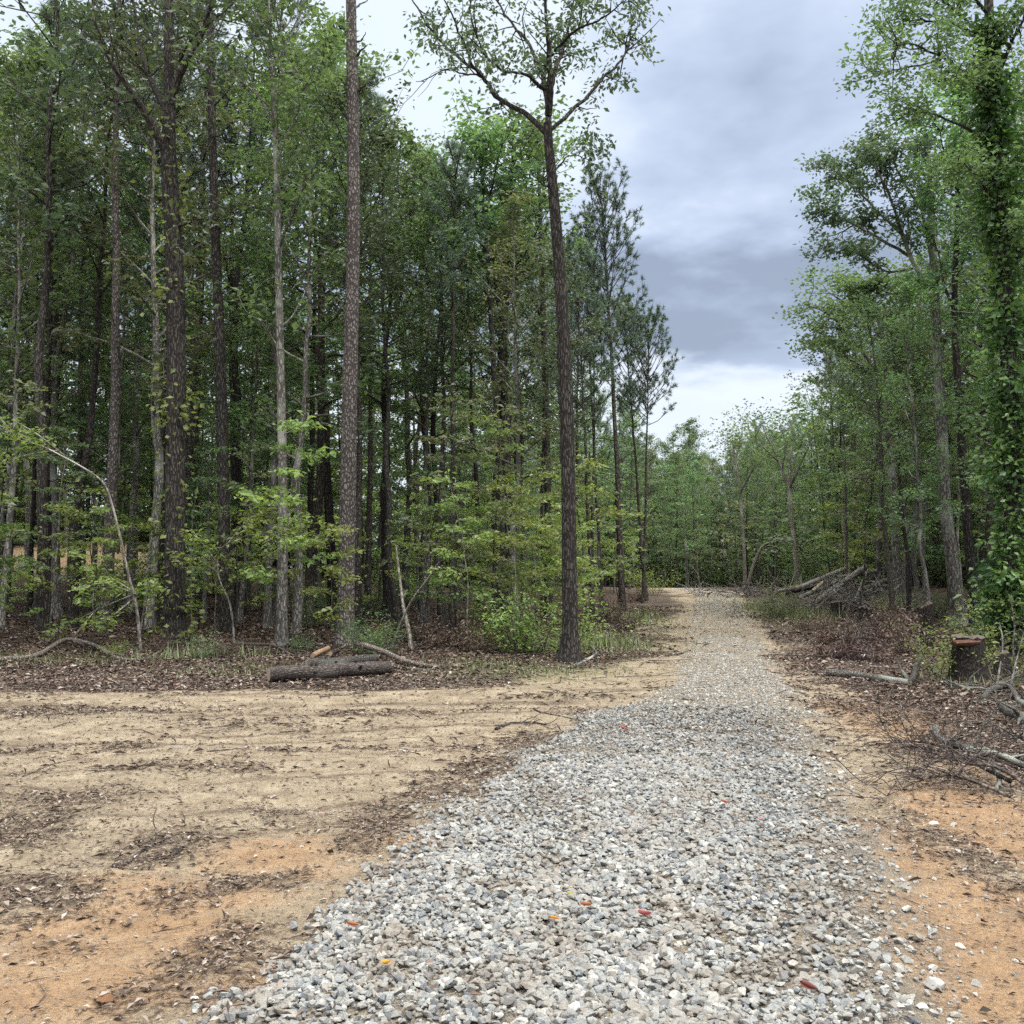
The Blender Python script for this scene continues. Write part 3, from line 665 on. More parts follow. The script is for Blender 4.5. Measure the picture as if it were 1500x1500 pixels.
# ------------------------------------------------------------------ trees one can tell apart, traced as real 3D limbs
def hero(name, label, cat, base, dist, trunk, limbs, bark, leaf, seed, nl=8, ls=.15, sp=.24, nsec=7, lsec=.9, start=.25, up=.45, droop=.3, vine=None, bare=(), group=None, pine_top=None, rad_min=.006, fill=None):
    rng = np.random.default_rng(seed)
    b = W(base[0], base[1], dist); z = float(h(np.array([b[0]]), np.array([b[1]]))[0]); O = np.array([b[0], b[1], z])
    root = empty(name, O); tg, cg = Geo(), Geo()
    P = np.array([W(p[0], p[1], dist) for p in trunk]) - O; P[0, 2] = min(P[0, 2], -.15)
    rr = np.array([p[2] for p in trunk]) * .5 / F * dist
    n = 40; Q = smooth_path(P, n); t = np.linspace(0, 1, n); rq = np.interp(t * (len(P) - 1), np.arange(len(P)), rr)
    hz = np.maximum(Q[:, 2], 0); rq = rq * (1 + .45 * np.exp(-hz / .22))
    tube(tg, Q, rq, 14, .5, rough=.045, rng=rng); tr = tg.build('trunk', bark, root, True)
    C, A = [], []
    for li, (pts, w0, dz) in enumerate(limbs):
        L = np.array([W(p[0], p[1], dist + dz * k / (len(pts) - 1)) for k, p in enumerate(pts)]) - O
        L = smooth_path(L, 4 * len(pts)); L = L + np.cumsum(rng.normal(0, .012, L.shape), 0); r0 = w0 * .5 / F * dist
        lg = Geo(); tube(lg, L, np.linspace(r0, max(rad_min, r0 * .16), len(L)), 8, .5, rough=.05, rng=rng)
        ll = np.linalg.norm(np.diff(L, axis=0), axis=1).sum()
        for j in range(int(nsec * max(.5, ll / 2.5))):
            s = start + (1 - start) * rng.random(); q = at(L, s); dd = nrm(at(L, min(1, s + .1)) - at(L, s - .1))
            D = limb(q, dd + rng.normal(0, .8, 3), lsec * rng.uniform(.5, 1.3), 5, rng, .05, .22); tube(lg, D, np.linspace(min(.016, r0 * .4), .004, 5), 4, rng.random())
            if li in bare or rng.random() < .12: continue
            tn = rng.random()
            for w in (2, 3, 4): spray(C, A, D[w], max(1, int(nl * rng.uniform(.4, 1.5))), sp, rng, .7, tn)
        if li not in bare: spray(C, A, L[-1], nl, sp, rng)
        lg.build('limb', bark, root, True)
    if fill:
        clothe(tg2 := Geo(), Q, lambda u: .03, fill['cb'], fill['nb'], fill['cr'], rng, C, A, nl, sp, nsec=fill.get('nsec', 5)); tg2.build('limb', bark, root, True)
    if pine_top:
        pt, dr, lg = [], [], Geo()
        for i in range(pine_top['n']):
            u = rng.random(); a = rng.random() * 6.28; B = limb(at(Q, pine_top['cb'] + (1 - pine_top['cb']) * u), [math.cos(a), math.sin(a), .4], pine_top['r'] * (1 - .6 * u) * rng.uniform(.7, 1.1), 6, rng, .1, .1)
            tube(lg, B, np.linspace(.03, .008, 6), 4, rng.random())
            for s in (2, 3, 4, 5):
                for q in range(2): pt.append(B[s] + rng.normal(0, .18, 3)); dr.append(nrm(B[-1] - B[0]))
        lg.build('limb', bark, root, True); tufts(cg, pt, dr, .24, rng, 18)
    if C:
        c = np.concatenate(C); leaves(cg, c, ls * np.exp(rng.normal(0, .2, len(c))), rng, up, droop, .5, .12, np.concatenate(A))
    if cg.V: cg.build('crown', leaf, root)
    if vine:
        vg = Geo(); k = vine['n']; s = rng.uniform(vine['a'], vine['b'], k); s = np.concatenate([np.clip(rng.choice(s[:max(6, k // 60)], k // 2) + rng.normal(0, .009, k // 2), vine['a'], vine['b']), s[: k - k // 2]])
        s = s[rng.random(len(s)) < .5 + .5 * S(.3, .5, vnoise(s * 26, 0 * s, 4))]; k = len(s)
        p = np.array([at(Q, u) for u in s]); r = np.interp(s, t, rq); th = rng.random(k) * 6.28; rad = r + np.abs(rng.normal(0, vine['r'], k)) * vine.get('prof', lambda u: 1)(s)
        nd = np.stack([np.cos(th), np.sin(th), 0 * th], 1); leaves(vg, p + nd * rad[:, None], vine['ls'] * np.exp(rng.normal(0, .2, k)), rng, .35, .5, .7, .1, np.clip(.5 * vnoise(s * 60, th, 3) + .5 * rng.random(k), 0, 1), adir=nd * .8)
        vg.build('vine', vine.get('mat', LEAFB), root)
    TAKEN.append((O[0], O[1], 1.3)); return tag(root, label, cat, group)

D1 = G(836, 972)[1]
hero('oak_tree', 'lone tall oak at the edge of the sandy road with open sparse crown', 'tree', (836, 970), D1,
     [(836, 975, 32), (835, 945, 26), (835, 900, 23), (833, 750, 21), (830, 600, 20), (822, 430, 18.5), (812, 300, 16), (804, 215, 14), (802, 180, 12)],
     [([(802, 200), (770, 170), (735, 150), (715, 130), (700, 105), (670, 85), (645, 65), (620, 35), (600, 0), (585, -40)], 9, 1.4),
      ([(706, 112), (688, 90), (672, 62), (655, 30), (640, 5), (620, -30)], 5, -1.2),
      ([(798, 132), (780, 122), (757, 112), (732, 108), (712, 92), (700, 70), (690, 40)], 6, -1.6),
      ([(802, 190), (803, 160), (797, 130), (790, 105), (780, 80), (763, 58), (743, 38), (722, 8), (700, -40)], 10, 1.8),
      ([(803, 170), (806, 130), (806, 90), (802, 55), (797, 20), (790, -50), (788, -130)], 11, -.8),
      ([(806, 135), (815, 100), (826, 72), (833, 45), (840, 10), (850, -50)], 8, 1.0),
      ([(812, 75), (826, 56), (850, 41), (880, 28), (905, 12), (925, -10)], 5, -1.5),
      ([(805, 195), (825, 178), (845, 160), (862, 143), (882, 120), (902, 98), (914, 82), (919, 60), (921, 25), (918, -15)], 7, .9),
      ([(708, 108), (680, 108), (655, 98), (632, 110), (608, 118)], 3, .6),
      ([(812, 250), (830, 228), (850, 226), (872, 232)], 2.5, -.5),
      ([(806, 265), (800, 270), (790, 262), (782, 255)], 3, -.4)],
     BROAK, LEAFO, 11, nl=14, ls=.105, sp=.125, nsec=11, lsec=.7, start=.2, bare=(8, 10), droop=.6)

D2 = G(255, 948)[1]
hero('oak_tree', 'stout forked oak with leafy sprouts up its trunk, behind the long fallen branch', 'tree', (256, 948), D2,
     [(256, 952, 36), (255, 900, 32), (256, 800, 29), (257, 650, 28), (258, 550, 27), (256, 400, 26), (250, 290, 25), (247, 225, 23), (248, 150, 17), (247, 60, 14), (248, -30, 12), (250, -200, 8)],
     [([(246, 230), (233, 205), (215, 170), (203, 146), (188, 120), (165, 85), (150, 40), (140, -20)], 15, -1.2),
      ([(246, 165), (232, 140), (215, 103), (203, 62), (193, 5), (185, -70)], 11, 1.2),
      ([(250, 160), (258, 120), (268, 92), (282, 64), (296, 30), (308, 0), (322, -50)], 13, -.8),
      ([(262, 90), (285, 55), (320, 20), (350, -10)], 5, -1.8), ([(203, 146), (170, 150), (140, 160), (118, 178)], 4, -2), ([(258, 330), (275, 328), (285, 320)], 5, -.6),
      ([(200, 80), (170, 60), (140, 55), (110, 60)], 4, 1.5)],
     BROAK, LEAFO, 12, nl=9, ls=.15, sp=.28, nsec=8, lsec=1.1, vine=dict(n=950, a=.03, b=.74, r=.2, ls=.12, mat=LEAFB), droop=.6)

hero('pine_tree', 'tall straight pine with scaly pinkish bark and a few broken stubs', 'tree', (507, 950), G(507, 948)[1],
     [(506, 954, 27), (507, 900, 25), (509, 750, 24), (513, 550, 22.5), (517, 380, 20), (518, 250, 18.5), (516, 100, 17), (514, 0, 15.5), (513, -150, 13), (512, -330, 9), (512, -460, 4)],
     [([(522, 82), (531, 72), (541, 62)], 5, -.4), ([(522, 62), (530, 58), (534, 50)], 3, -.3), ([(521, 132), (533, 126), (546, 121)], 5, -.5), ([(520, 16), (532, 8), (545, -3)], 4, .3), ([(524, 215), (536, 210), (548, 208)], 2, -.3)],
     BPINE, NEED, 13, nsec=0, bare=(0, 1, 2, 3, 4), pine_top=dict(n=40, cb=.80, r=2.4))
hero('hardwood_tree', 'slender pale grey tree standing behind the small log pile', 'tree', (413, 945), 20.6,
     [(413, 948, 19), (413, 900, 16), (414, 800, 14.5), (413, 650, 13), (410, 500, 11.5), (407, 350, 10), (405, 260, 8), (400, 150, 6), (396, 60, 4), (392, -60, 2.5)],
     [([(410, 362), (425, 330), (440, 300), (452, 275), (470, 250)], 4, -1.4), ([(411, 478), (425, 462), (440, 430), (455, 400), (470, 380)], 3, 1), ([(404, 240), (420, 200), (440, 160), (455, 120), (480, 80)], 4, -1),
      ([(402, 180), (380, 140), (365, 110), (350, 60)], 4, 1.2), ([(414, 640), (440, 628), (470, 623), (500, 632)], 2, -1), ([(399, 500), (380, 470), (368, 450)], 2.5, -1), ([(398, 100), (420, 60), (440, 20), (455, -30)], 3, .8)],
     BGREY, LEAF, 14, fill=dict(cb=.66, nb=14, cr=1.5), nl=9, ls=.15, sp=.25, nsec=6, bare=(4,))
hero('pine_tree', 'brown-barked pine with dead twigs standing between forked oak and pale grey tree', 'tree', (331, 925), 23.8,
     [(332, 930, 20), (330, 860, 18), (327, 700, 17), (322, 500, 15.5), (315, 330, 13), (311, 180, 12), (308, 50, 11), (305, -100, 9), (304, -300, 5)],
     [([(312, 200), (325, 198), (340, 196)], 3, -.5), ([(313, 155), (330, 140), (350, 118), (362, 112)], 3, -.8), ([(311, 135), (300, 128), (288, 130)], 3, .6), ([(310, 75), (330, 65), (345, 50)], 3, -.7), ([(316, 335), (335, 330), (350, 335)], 2, -.4)],
     BDARK, NEED, 15, nsec=2, bare=(0, 1, 2, 3, 4), lsec=.5, pine_top=dict(n=34, cb=.76, r=2.2))
hero('hardwood_tree', 'dark vine-hung trunk, thicker of the twin trunks behind bright bushes', 'tree', (747, 890), 26.0,
     [(748, 900, 20), (746, 800, 17), (740, 650, 15), (736, 540, 13), (737, 480, 12), (742, 430, 9), (746, 370, 7), (750, 260, 5), (752, 180, 3)],
     [([(738, 480), (728, 440), (722, 400), (715, 340), (705, 290)], 6, 1.2), ([(744, 400), (765, 380), (785, 340), (800, 300)], 4, -1.2), ([(748, 330), (735, 290), (725, 240)], 4, .8), ([(742, 430), (770, 410), (790, 400)], 3, 1.4), ([(750, 270), (770, 240), (785, 215)], 3, 1)],
     BDARK, LEAF, 16, fill=dict(cb=.66, nb=14, cr=1.5), nl=11, ls=.16, sp=.27, vine=dict(n=750, a=.08, b=.7, r=.2, ls=.12, mat=LEAF))
hero('hardwood_tree', 'thin dark trunk leaning beside its thicker vine-hung twin', 'tree', (737, 890), 25.4,
     [(739, 895, 11), (735, 780, 9.5), (729, 640, 8.5), (721, 500, 7.5), (714, 380, 6.5), (708, 280, 5), (700, 200, 3)],
     [([(714, 380), (700, 340), (690, 300), (672, 270)], 4, 1), ([(710, 310), (725, 270), (735, 230), (740, 200)], 3.5, -1), ([(718, 440), (690, 410), (670, 390), (655, 340)], 3.5, -1.2), ([(703, 230), (690, 200), (685, 170)], 3, .5)],
     BDARK, LEAF, 17, fill=dict(cb=.66, nb=14, cr=1.5), nl=11, ls=.16, sp=.27)
hero('hardwood_tree', 'straight dark trunk just behind the lone roadside oak', 'tree', (803, 880), 28.5,
     [(804, 890, 13), (803, 800, 11), (801, 650, 10), (797, 500, 9), (793, 380, 7), (790, 280, 5), (788, 200, 3)],
     [([(797, 480), (780, 440), (765, 400), (755, 350)], 4, 1), ([(794, 400), (812, 370), (825, 340)], 4, -1), ([(791, 310), (775, 280), (760, 240)], 3, -1), ([(790, 280), (800, 245), (812, 220)], 3, 1)],
     BDARK, LEAF, 18, fill=dict(cb=.66, nb=14, cr=1.5), nl=10, ls=.16, sp=.27)

def pinehero(label, bx, by, dist, tx, ty, r0, cb, cr, nb, seed, bark=BOAK, L=.14, stubs=8, n=36):
    b = W(bx, by, dist); z = float(h(np.array([b[0]]), np.array([b[1]]))[0]); T = W(tx, ty, dist); H = T[2] - z
    tg, cg = pine(seed, H, r0, cb, cr, int(nb * 1.0), L, lean=(T[0] - b[0]) / H, wob=.02, stubs=stubs, n=n, steep=.8, nsec=7, airy=True)
    r = empty('pine_tree', (b[0], b[1], z)); tg.build('trunk', bark, r, True); cg.build('crown', NEED, r); TAKEN.append((b[0], b[1], 1.2)); tag(r, label, 'tree', 'pines by the road bend'); return r
p9 = G(912, 897)
pinehero('young pine with rounded airy crown, tallest of the pines by the road bend', 912, 897, p9[1], 879, 300, .115, .60, 1.75, 60, 31)
pinehero('slim pine crowded behind the rounded airy pine by the road bend', 882, 896, p9[1] + 1.2, 856, 345, .075, .62, 1.3, 40, 32)
pinehero('slim leaning pine last in line before the road crest', 946, 870, 38, 916, 475, .085, .64, 1.6, 46, 33)
pinehero('thin upright pine crossing the leaning one before the road crest', 941, 872, 36.5, 948, 490, .07, .66, 1.6, 42, 34)
pinehero('thin dark pine close behind the lone roadside oak, bent near its top', 868, 895, 27.0, 842, 390, .07, .55, 1.2, 34, 35)

# right of the drive
hero('oak_tree', 'tall oak with patchy grey bark and one thick broken side limb', 'tree', (1403, 912), 26.0,
     [(1406, 925, 24), (1402, 890, 20), (1394, 820, 18), (1385, 740, 17), (1380, 650, 16.5), (1374, 520, 15), (1368, 400, 11.5), (1364, 310, 9), (1361, 240, 6), (1358, 200, 3)],
     [([(1375, 520), (1393, 483), (1415, 455), (1430, 435), (1440, 418)], 11, -1), ([(1369, 430), (1340, 392), (1320, 345), (1303, 295), (1285, 255), (1270, 225)], 8, -1.2), ([(1330, 375), (1290, 350), (1250, 330), (1218, 312), (1196, 306)], 5, -1.4),
      ([(1366, 380), (1352, 310), (1346, 255), (1340, 215)], 6, 1.2), ([(1318, 340), (1275, 300), (1240, 262), (1222, 242)], 4.5, 1), ([(1364, 320), (1385, 280), (1402, 240), (1420, 215)], 5, 1), ([(1336, 395), (1295, 400), (1262, 384), (1242, 366)], 4, 1.4),
      ([(1300, 290), (1285, 245), (1275, 222), (1262, 208)], 3, -.6), ([(1352, 310), (1320, 260), (1310, 225)], 4, -1.2), ([(1250, 330), (1225, 345), (1208, 350)], 3, .5)],
     BGREY, LEAFO, 41, nl=34, ls=.12, sp=.145, nsec=12, lsec=.85, bare=(0,), droop=.4)
hero('oak_tree', 'leafy oak with spreading crown standing behind the log pile', 'tree', (1315, 888), 31.0,
     [(1316, 890, 14), (1313, 820, 12.5), (1308, 720, 11), (1303, 640, 10), (1300, 560, 9), (1292, 490, 7), (1278, 445, 5), (1272, 425, 3)],
     [([(1301, 575), (1270, 525), (1238, 485), (1208, 455), (1186, 448)], 6, -1), ([(1295, 510), (1272, 462), (1250, 428), (1240, 418)], 5, 1.2), ([(1290, 560), (1255, 535), (1222, 515), (1190, 500)], 4, 1.5), ([(1298, 520), (1312, 465), (1330, 432), (1340, 415)], 5, -1.2),
      ([(1235, 482), (1215, 480), (1196, 485)], 3, -1), ([(1270, 462), (1230, 440), (1206, 425)], 3.5, .3), ([(1303, 620), (1270, 590), (1245, 580)], 3, -1), ([(1303, 600), (1330, 560), (1345, 530)], 4, 1)],
     BGREY, LEAF, 42, fill=dict(cb=.55, nb=12, cr=1.7), nl=22, ls=.14, sp=.19, nsec=11, lsec=1.0)
hero('hardwood_tree', 'dark slanting tree standing close behind the big stump', 'tree', (1428, 912), 24.5,
     [(1431, 925, 18), (1427, 880, 15), (1417, 770, 13), (1409, 650, 12), (1403, 560, 10.5), (1398, 450, 9), (1402, 330, 7), (1408, 200, 4), (1410, 120, 3)],
     [([(1404, 560), (1425, 520), (1445, 480), (1460, 440)], 5, 1.2), ([(1398, 460), (1380, 410), (1370, 370), (1350, 330)], 5, 1.5), ([(1400, 380), (1425, 330), (1445, 290), (1455, 250)], 5, -1), ([(1404, 280), (1385, 230), (1375, 190)], 4, -1), ([(1407, 220), (1430, 170), (1440, 120)], 4, 1), ([(1408, 640), (1440, 600), (1465, 590)], 4, -1.2)],
     BDARK, LEAF, 43, fill=dict(cb=.6, nb=14, cr=1.6), nl=18, ls=.14, sp=.2, nsec=10)
hero('hardwood_tree', 'tall trunk wholly wrapped in hanging green ivy at the edge of view', 'tree', (1478, 935), 19.0,
     [(1478, 945, 28), (1480, 860, 26), (1484, 740, 25), (1480, 600, 24), (1474, 450, 22), (1466, 300, 20), (1457, 170, 17), (1450, 50, 14), (1446, -80, 10), (1444, -200, 6)],
     [([(1456, 160), (1420, 115), (1380, 88), (1335, 68), (1290, 66)], 6, -1.2), ([(1462, 215), (1410, 185), (1360, 170), (1322, 172)], 5, .8), ([(1453, 100), (1420, 45), (1375, 5), (1335, -18)], 7, 1.2), ([(1455, 130), (1480, 65), (1505, 20), (1530, -30)], 7, -1), ([(1380, 88), (1330, 100), (1285, 112)], 4, -.8),
      ([(1448, 20), (1410, -30), (1370, -60)], 6, -1), ([(1450, 60), (1400, 40), (1350, 30), (1310, 15)], 5, .3), ([(1466, 300), (1430, 260), (1405, 235)], 5, -1), ([(1466, 280), (1500, 230), (1530, 180)], 6, .6), ([(1457, 170), (1490, 130), (1520, 110)], 5, 1.4), ([(1452, 90), (1430, 90), (1390, 125)], 4, -1.6), ([(1470, 400), (1510, 350), (1540, 300)], 5, -.6)],
     BDARK, LEAF, 44, nl=32, ls=.10, sp=.155, nsec=13, lsec=.8,
     vine=dict(n=12500, a=.03, b=.80, r=.14, ls=.12, mat=IVY, prof=lambda u: .45 + 1.3 * vnoise(u * 30, u * 0, 9) + .3 * (u < .15)))
hero('hardwood_tree', 'pale forked tree with whitish trunk far behind the road crest', 'tree', (1168, 858), 50.0,
     [(1169, 870, 9), (1166, 820, 7), (1160, 760, 6.3), (1156, 715, 6), (1157, 690, 4), (1158, 650, 2.5)],
     [([(1156, 716), (1146, 690), (1134, 660), (1120, 632), (1112, 615)], 5, 1), ([(1156, 716), (1168, 690), (1182, 658), (1196, 622)], 5, -1), ([(1157, 690), (1160, 650), (1158, 612)], 4, 1.5), ([(1146, 690), (1150, 650), (1140, 610)], 3, -1.5), ([(1140, 675), (1118, 655), (1104, 640)], 3, -1)],
     BPALE, LEAF, 45, nl=20, ls=.17, sp=.45, nsec=6, lsec=1.3)
hero('hardwood_tree', 'slim pale tree with narrow fork just beyond the road crest', 'tree', (1091, 862), 58.0,
     [(1092, 875, 6), (1090, 810, 4.5), (1086, 750, 4), (1084, 720, 3.5), (1078, 680, 2.5), (1074, 650, 2)],
     [([(1084, 724), (1096, 700), (1104, 680), (1112, 655)], 4, -1), ([(1081, 700), (1070, 670), (1062, 640)], 3, 1), ([(1077, 680), (1085, 650), (1088, 625)], 3, 1)],
     BPALE, LEAF, 46, nl=24, ls=.17, sp=.5, nsec=7, lsec=1.4)

# thin bent stems
def stem(label, dist, pts, w0, bark, seed, tips=(), nl=8, leaf=LEAFB, ls=.11, name='sapling'):
    rng = np.random.default_rng(seed); b = W(*pts[0], dist); z = float(h(np.array([b[0]]), np.array([b[1]]))[0]); O = np.array([b[0], b[1], z]); r = empty(name, O)
    P = np.array([W(p[0], p[1], dist + .1 * k * (-1) ** seed) for k, p in enumerate(pts)]) - O; P[0, 2] = -.08
    tg = Geo(); Q = smooth_path(P, 5 * len(pts)); tube(tg, Q, np.linspace(w0, w0 * .35, len(Q)) * .5 / F * dist, 7, .5); cg = Geo(); C, A = [], []
    for k, tp in enumerate(tips):
        T = np.array([W(p[0], p[1], dist + .35 * (k % 3 - 1) * j) for j, p in enumerate(tp)]) - O; T = smooth_path(T, 4 * len(tp)); tube(tg, T, np.linspace(w0 * .5, w0 * .2, len(T)) * .5 / F * dist, 5, .5)
        for s in np.linspace(.35, 1, 9): spray(C, A, at(T, s) + rng.normal(0, .06, 3), nl, .13, rng, .45)
    tg.build('trunk', bark, r, True)
    if C: c = np.concatenate(C); leaves(cg, c, ls * np.exp(rng.normal(0, .22, len(c))), rng, .7, .25, .6, .1, np.concatenate(A)); cg.build('crown', leaf, r)
    TAKEN.append((O[0], O[1], .8)); return tag(r, label, 'sapling')
stem('thin pale sapling bent over in an arch toward the bushes', 19.0, [(572, 950), (583, 922), (603, 880), (625, 850), (640, 828), (650, 818)], 4.5, BPALE, 61)
stem('short pale sapling with upright kinked stem beside the arched one', 19.0, [(603, 952), (598, 920), (591, 890), (586, 850), (580, 800)], 7.5, BPALE, 62)
stem('bent pale sapling with bright leaf sprays, arching over toward the forked oak', 19.6, [(207, 945), (200, 890), (189, 845), (178, 795), (163, 735), (150, 706), (120, 684), (72, 658)], 5, BPALE, 63,
     [[(198, 870), (170, 860), (140, 855), (105, 862)], [(200, 872), (216, 862), (232, 855)], [(72, 658), (40, 645), (5, 628)], [(95, 668), (60, 640), (20, 615)], [(85, 660), (45, 665), (0, 680)], [(198, 870), (150, 890), (100, 915), (70, 935)], [(198, 875), (160, 905), (130, 915)], [(198, 868), (150, 840), (120, 835)]], 11)
stem('sapling with leafy level boughs crossing before the pale grey tree', 19.4, [(345, 940), (338, 890), (322, 850), (318, 820)], 3.5, BGREY, 64,
     [[(320, 805), (350, 788), (380, 783), (410, 785)], [(322, 830), (300, 800), (280, 775)], [(322, 840), (290, 820), (262, 810)], [(380, 783), (420, 770), (455, 762)], [(410, 785), (450, 780), (490, 792)], [(330, 800), (365, 760), (395, 748)]], 10)
stem('leaning pale sapling at the foot of the slim pale tree', 49.0, [(1093, 866), (1103, 830), (1113, 806), (1122, 797), (1140, 792)], 6, BPALE, 65, [[(1118, 800), (1140, 790), (1165, 800)], [(1113, 806), (1130, 800), (1150, 812)]], 6, LEAFY, .22)
stem('straight bare sapling slanting up behind the log pile', 40.0, [(1246, 840), (1240, 805), (1233, 765)], 5, BPALE, 66)
stem('bare dead stem with kinked top standing beside the ivy-wrapped trunk', 15.2, [(1490, 985), (1484, 950), (1486, 915), (1480, 880), (1474, 865)], 2.6, BPALE, 67)

# ------------------------------------------------------------------ random forest growing behind them
def forest():
    rng = np.random.default_rng(77)
    def seed_pts(n, x0, x1, y0, y1, test, d, tries=9000):
        out = []
        for k in range(tries):
            if len(out) >= n: break
            x, y = rng.uniform(x0, x1), rng.uniform(y0, y1)
            if abs(x) > .56 * y + 2.5 or not test(x, y) or not free(x, y, d): continue
            TAKEN.append((x, y, d)); out.append((x, y))
        return out
    lf = lambda x, y: x < .155 * y - 1.6
    rt = lambda x, y: x > max(8.2, .29 * y + 1.6) and not (29 < y < 34 and x < 12.2) and x > 9.6 * (y < 27)
    far = lambda x, y: True
    HH = (17, 18.5, 15.5, 16.5, 14, 17.5, 13); HP = (19, 17, 18, 15)
    SKX = (-100, 480, 560, 640, 700, 760, 850, 900, 985, 1100, 1175, 1190, 1330, 1420, 1500, 1600)
    SKY = (-500, -60, 125, 180, 250, 275, 345, 460, 640, 620, 600, 440, 430, 300, 120, 0)
    def cap(x, y, Hs):
        # no taller than the skyline of the woods at that spot allows
        px = proj(np.array([x, y, 3.0]))[0]; z = float(h0(x, y)); t = np.interp(px, SKX, SKY) + rng.uniform(0, 60)
        return max(.38, (CZ + (840 - t) / F * y - z) / Hs)
    def put(x, y, kinds, sc=(.85, 1.12), clear=False):
        if rng.random() < kinds:
            i = int(rng.choice([0, 3, 5, 1])) if clear else int(rng.integers(0, 7)); o = plant('hardwood_tree', 'hardwood', i, x, y, rng.random() * 6.28, min(rng.uniform(*sc), cap(x, y, HH[i])), 0, rng.normal(0, .025)); wild(o, HW[i], 'tree', 'hardwoods in the forest')
        else:
            i = int(rng.integers(0, 4)); o = plant('pine_tree', 'pine', i, x, y, rng.random() * 6.28, min(rng.uniform(*sc), cap(x, y, HP[i])), 0, rng.normal(0, .012)); wild(o, PN[i], 'tree', 'pines in the forest')
    for x, y in seed_pts(64, -24, 6, 22.5, 36, lf, 1.45):
        put(x, y, .74 if x > -4 else .66, (.75, 1.05) if x > -2 else (.9, 1.15), x > -4)
    for x, y in seed_pts(22, -17, .5, 23.5, 38, lf, 1.2):
        i = int(rng.choice([2, 4, 6])); o = plant('hardwood_tree', 'hardwood', i, x, y, rng.random() * 6.28, min(rng.uniform(.55, .95), cap(x, y, HH[i])), 0, rng.normal(0, .03)); wild(o, HW[i], 'tree', 'hardwoods in the forest')
    for x, y in seed_pts(52, -32, 8, 36, 62, lf, 1.75): put(x, y, .55, (.85, 1.1) if x < 0 else (.72, .95))
    for x, y in seed_pts(38, 9, 28, 22, 40, rt, 1.6): put(x, y, .85, (.65, .82) if x < .48 * y else (.8, 1.05))
    for x, y in seed_pts(30, 14, 36, 40, 64, rt, 1.9): put(x, y, .9, (.7, .85))
    for x, y in seed_pts(96, -4, 46, 66, 92, far, 1.75): put(x, y, .96, (.72, .95))
    # understorey
    def und(n, x0, x1, y0, y1, test, d, key, names, nm, cat, grp, sc, idx=None):
        for x, y in seed_pts(n, x0, x1, y0, y1, test, d):
            i = int(rng.integers(0, len(names))) if idx is None else idx[int(rng.integers(0, len(idx)))]
            o = plant(nm, key, i, x, y, rng.random() * 6.28, rng.uniform(*sc), .02, 0); wild(o, names[i], cat, grp)
    ws = lambda x, y: lf(x, y) and y > 19
    und(27, -5, 4, 18.6, 30, lambda x, y: x < .155 * y - 1.9, .8, 'sapling', SA, 'sapling', 'sapling', 'forest saplings', (.45, .9), (0, 0, 1, 3, 4))
    und(40, -15, -2, 19.5, 30, ws, .9, 'sapling', SA, 'sapling', 'sapling', 'forest saplings', (.5, .95))
    und(50, -30, 6, 28, 52, ws, 1.0, 'sapling', SA, 'sapling', 'sapling', 'forest saplings', (.8, 1.25))
    und(46, 8.5, 30, 22, 56, rt, 1.0, 'sapling', SA, 'sapling', 'sapling', 'forest saplings', (.6, 1.1))
    und(20, -3.4, 4, 18.2, 30, lambda x, y: x < .155 * y - 1.7, .6, 'shrub', SH, 'bush', 'bush', 'forest bushes', (.6, 1.1))
    und(40, -16, -3.5, 19.5, 40, ws, .7, 'shrub', SH, 'bush', 'bush', 'forest bushes', (.6, 1.15), (1, 1, 3, 0))
    und(40, 8, 20, 17, 42, rt, .7, 'shrub', SH, 'bush', 'bush', 'forest bushes', (.7, 1.2))
    und(80, -2, 44, 64, 84, far, 1.1, 'sapling', SA, 'sapling', 'sapling', 'forest saplings', (.9, 1.45), (2, 4))
forest()

# bushes along the right edge of the drive, each where the photo has one
def bush_at(px, py, key, i, sc, label, grp, cat='bush', name='bush'):
    p = G(px, py); o = plant(name, key, i, p[0], p[1], px * .37, sc, .02); tag(o, label, cat, grp)
bush_at(1382, 992, 'shrub', 2, .62, 'bright leafy bush growing right against the big stump', None)
bush_at(1140, 905, 'shrub', 3, 1.0, 'pale green bush at the road edge before the log pile', None)
bush_at(1150, 885, 'shrub', 0, .7, 'yellow-green bush low at the near end of the log pile', None)
bush_at(1300, 903, 'shrub', 0, .6, 'bright bush between log pile and reddish dead brush', None)
bush_at(1365, 905, 'shrub', 1, .9, 'green bush at the foot of the grey-barked oak', None)
bush_at(1470, 985, 'shrub', 2, .8, 'leafy bush at the foot of the ivy-wrapped trunk', None)
bush_at(880, 905, 'shrub', 3, .7, 'low olive bush under the pines by the road bend', None)
bush_at(955, 872, 'shrub', 0, 1.0, 'green bush at the last bend before the road crest', None)
bush_at(165, 962, 'shrub', 0, .28, 'small bright sprig growing beside the long fallen branch', None)
bush_at(300, 968, 'shrub', 3, .6, 'thin weedy bush at the foot of the forked oak', None)
bush_at(440, 958, 'shrub', 1, .38, 'small green sprig behind the main fallen log', None)
bush_at(540, 955, 'shrub', 0, .42, 'small bright bush at the foot of the tall pine', None)
bush_at(808, 965, 'shrub', 2, .8, 'bright upright bush pressed against the lone roadside oak', None)
bush_at(770, 962, 'shrub', 0, .95, 'bright rounded bush short of the lone roadside oak', None)
bush_at(720, 950, 'shrub', 2, .9, 'bright tall bush in front of the twin trunks', None)
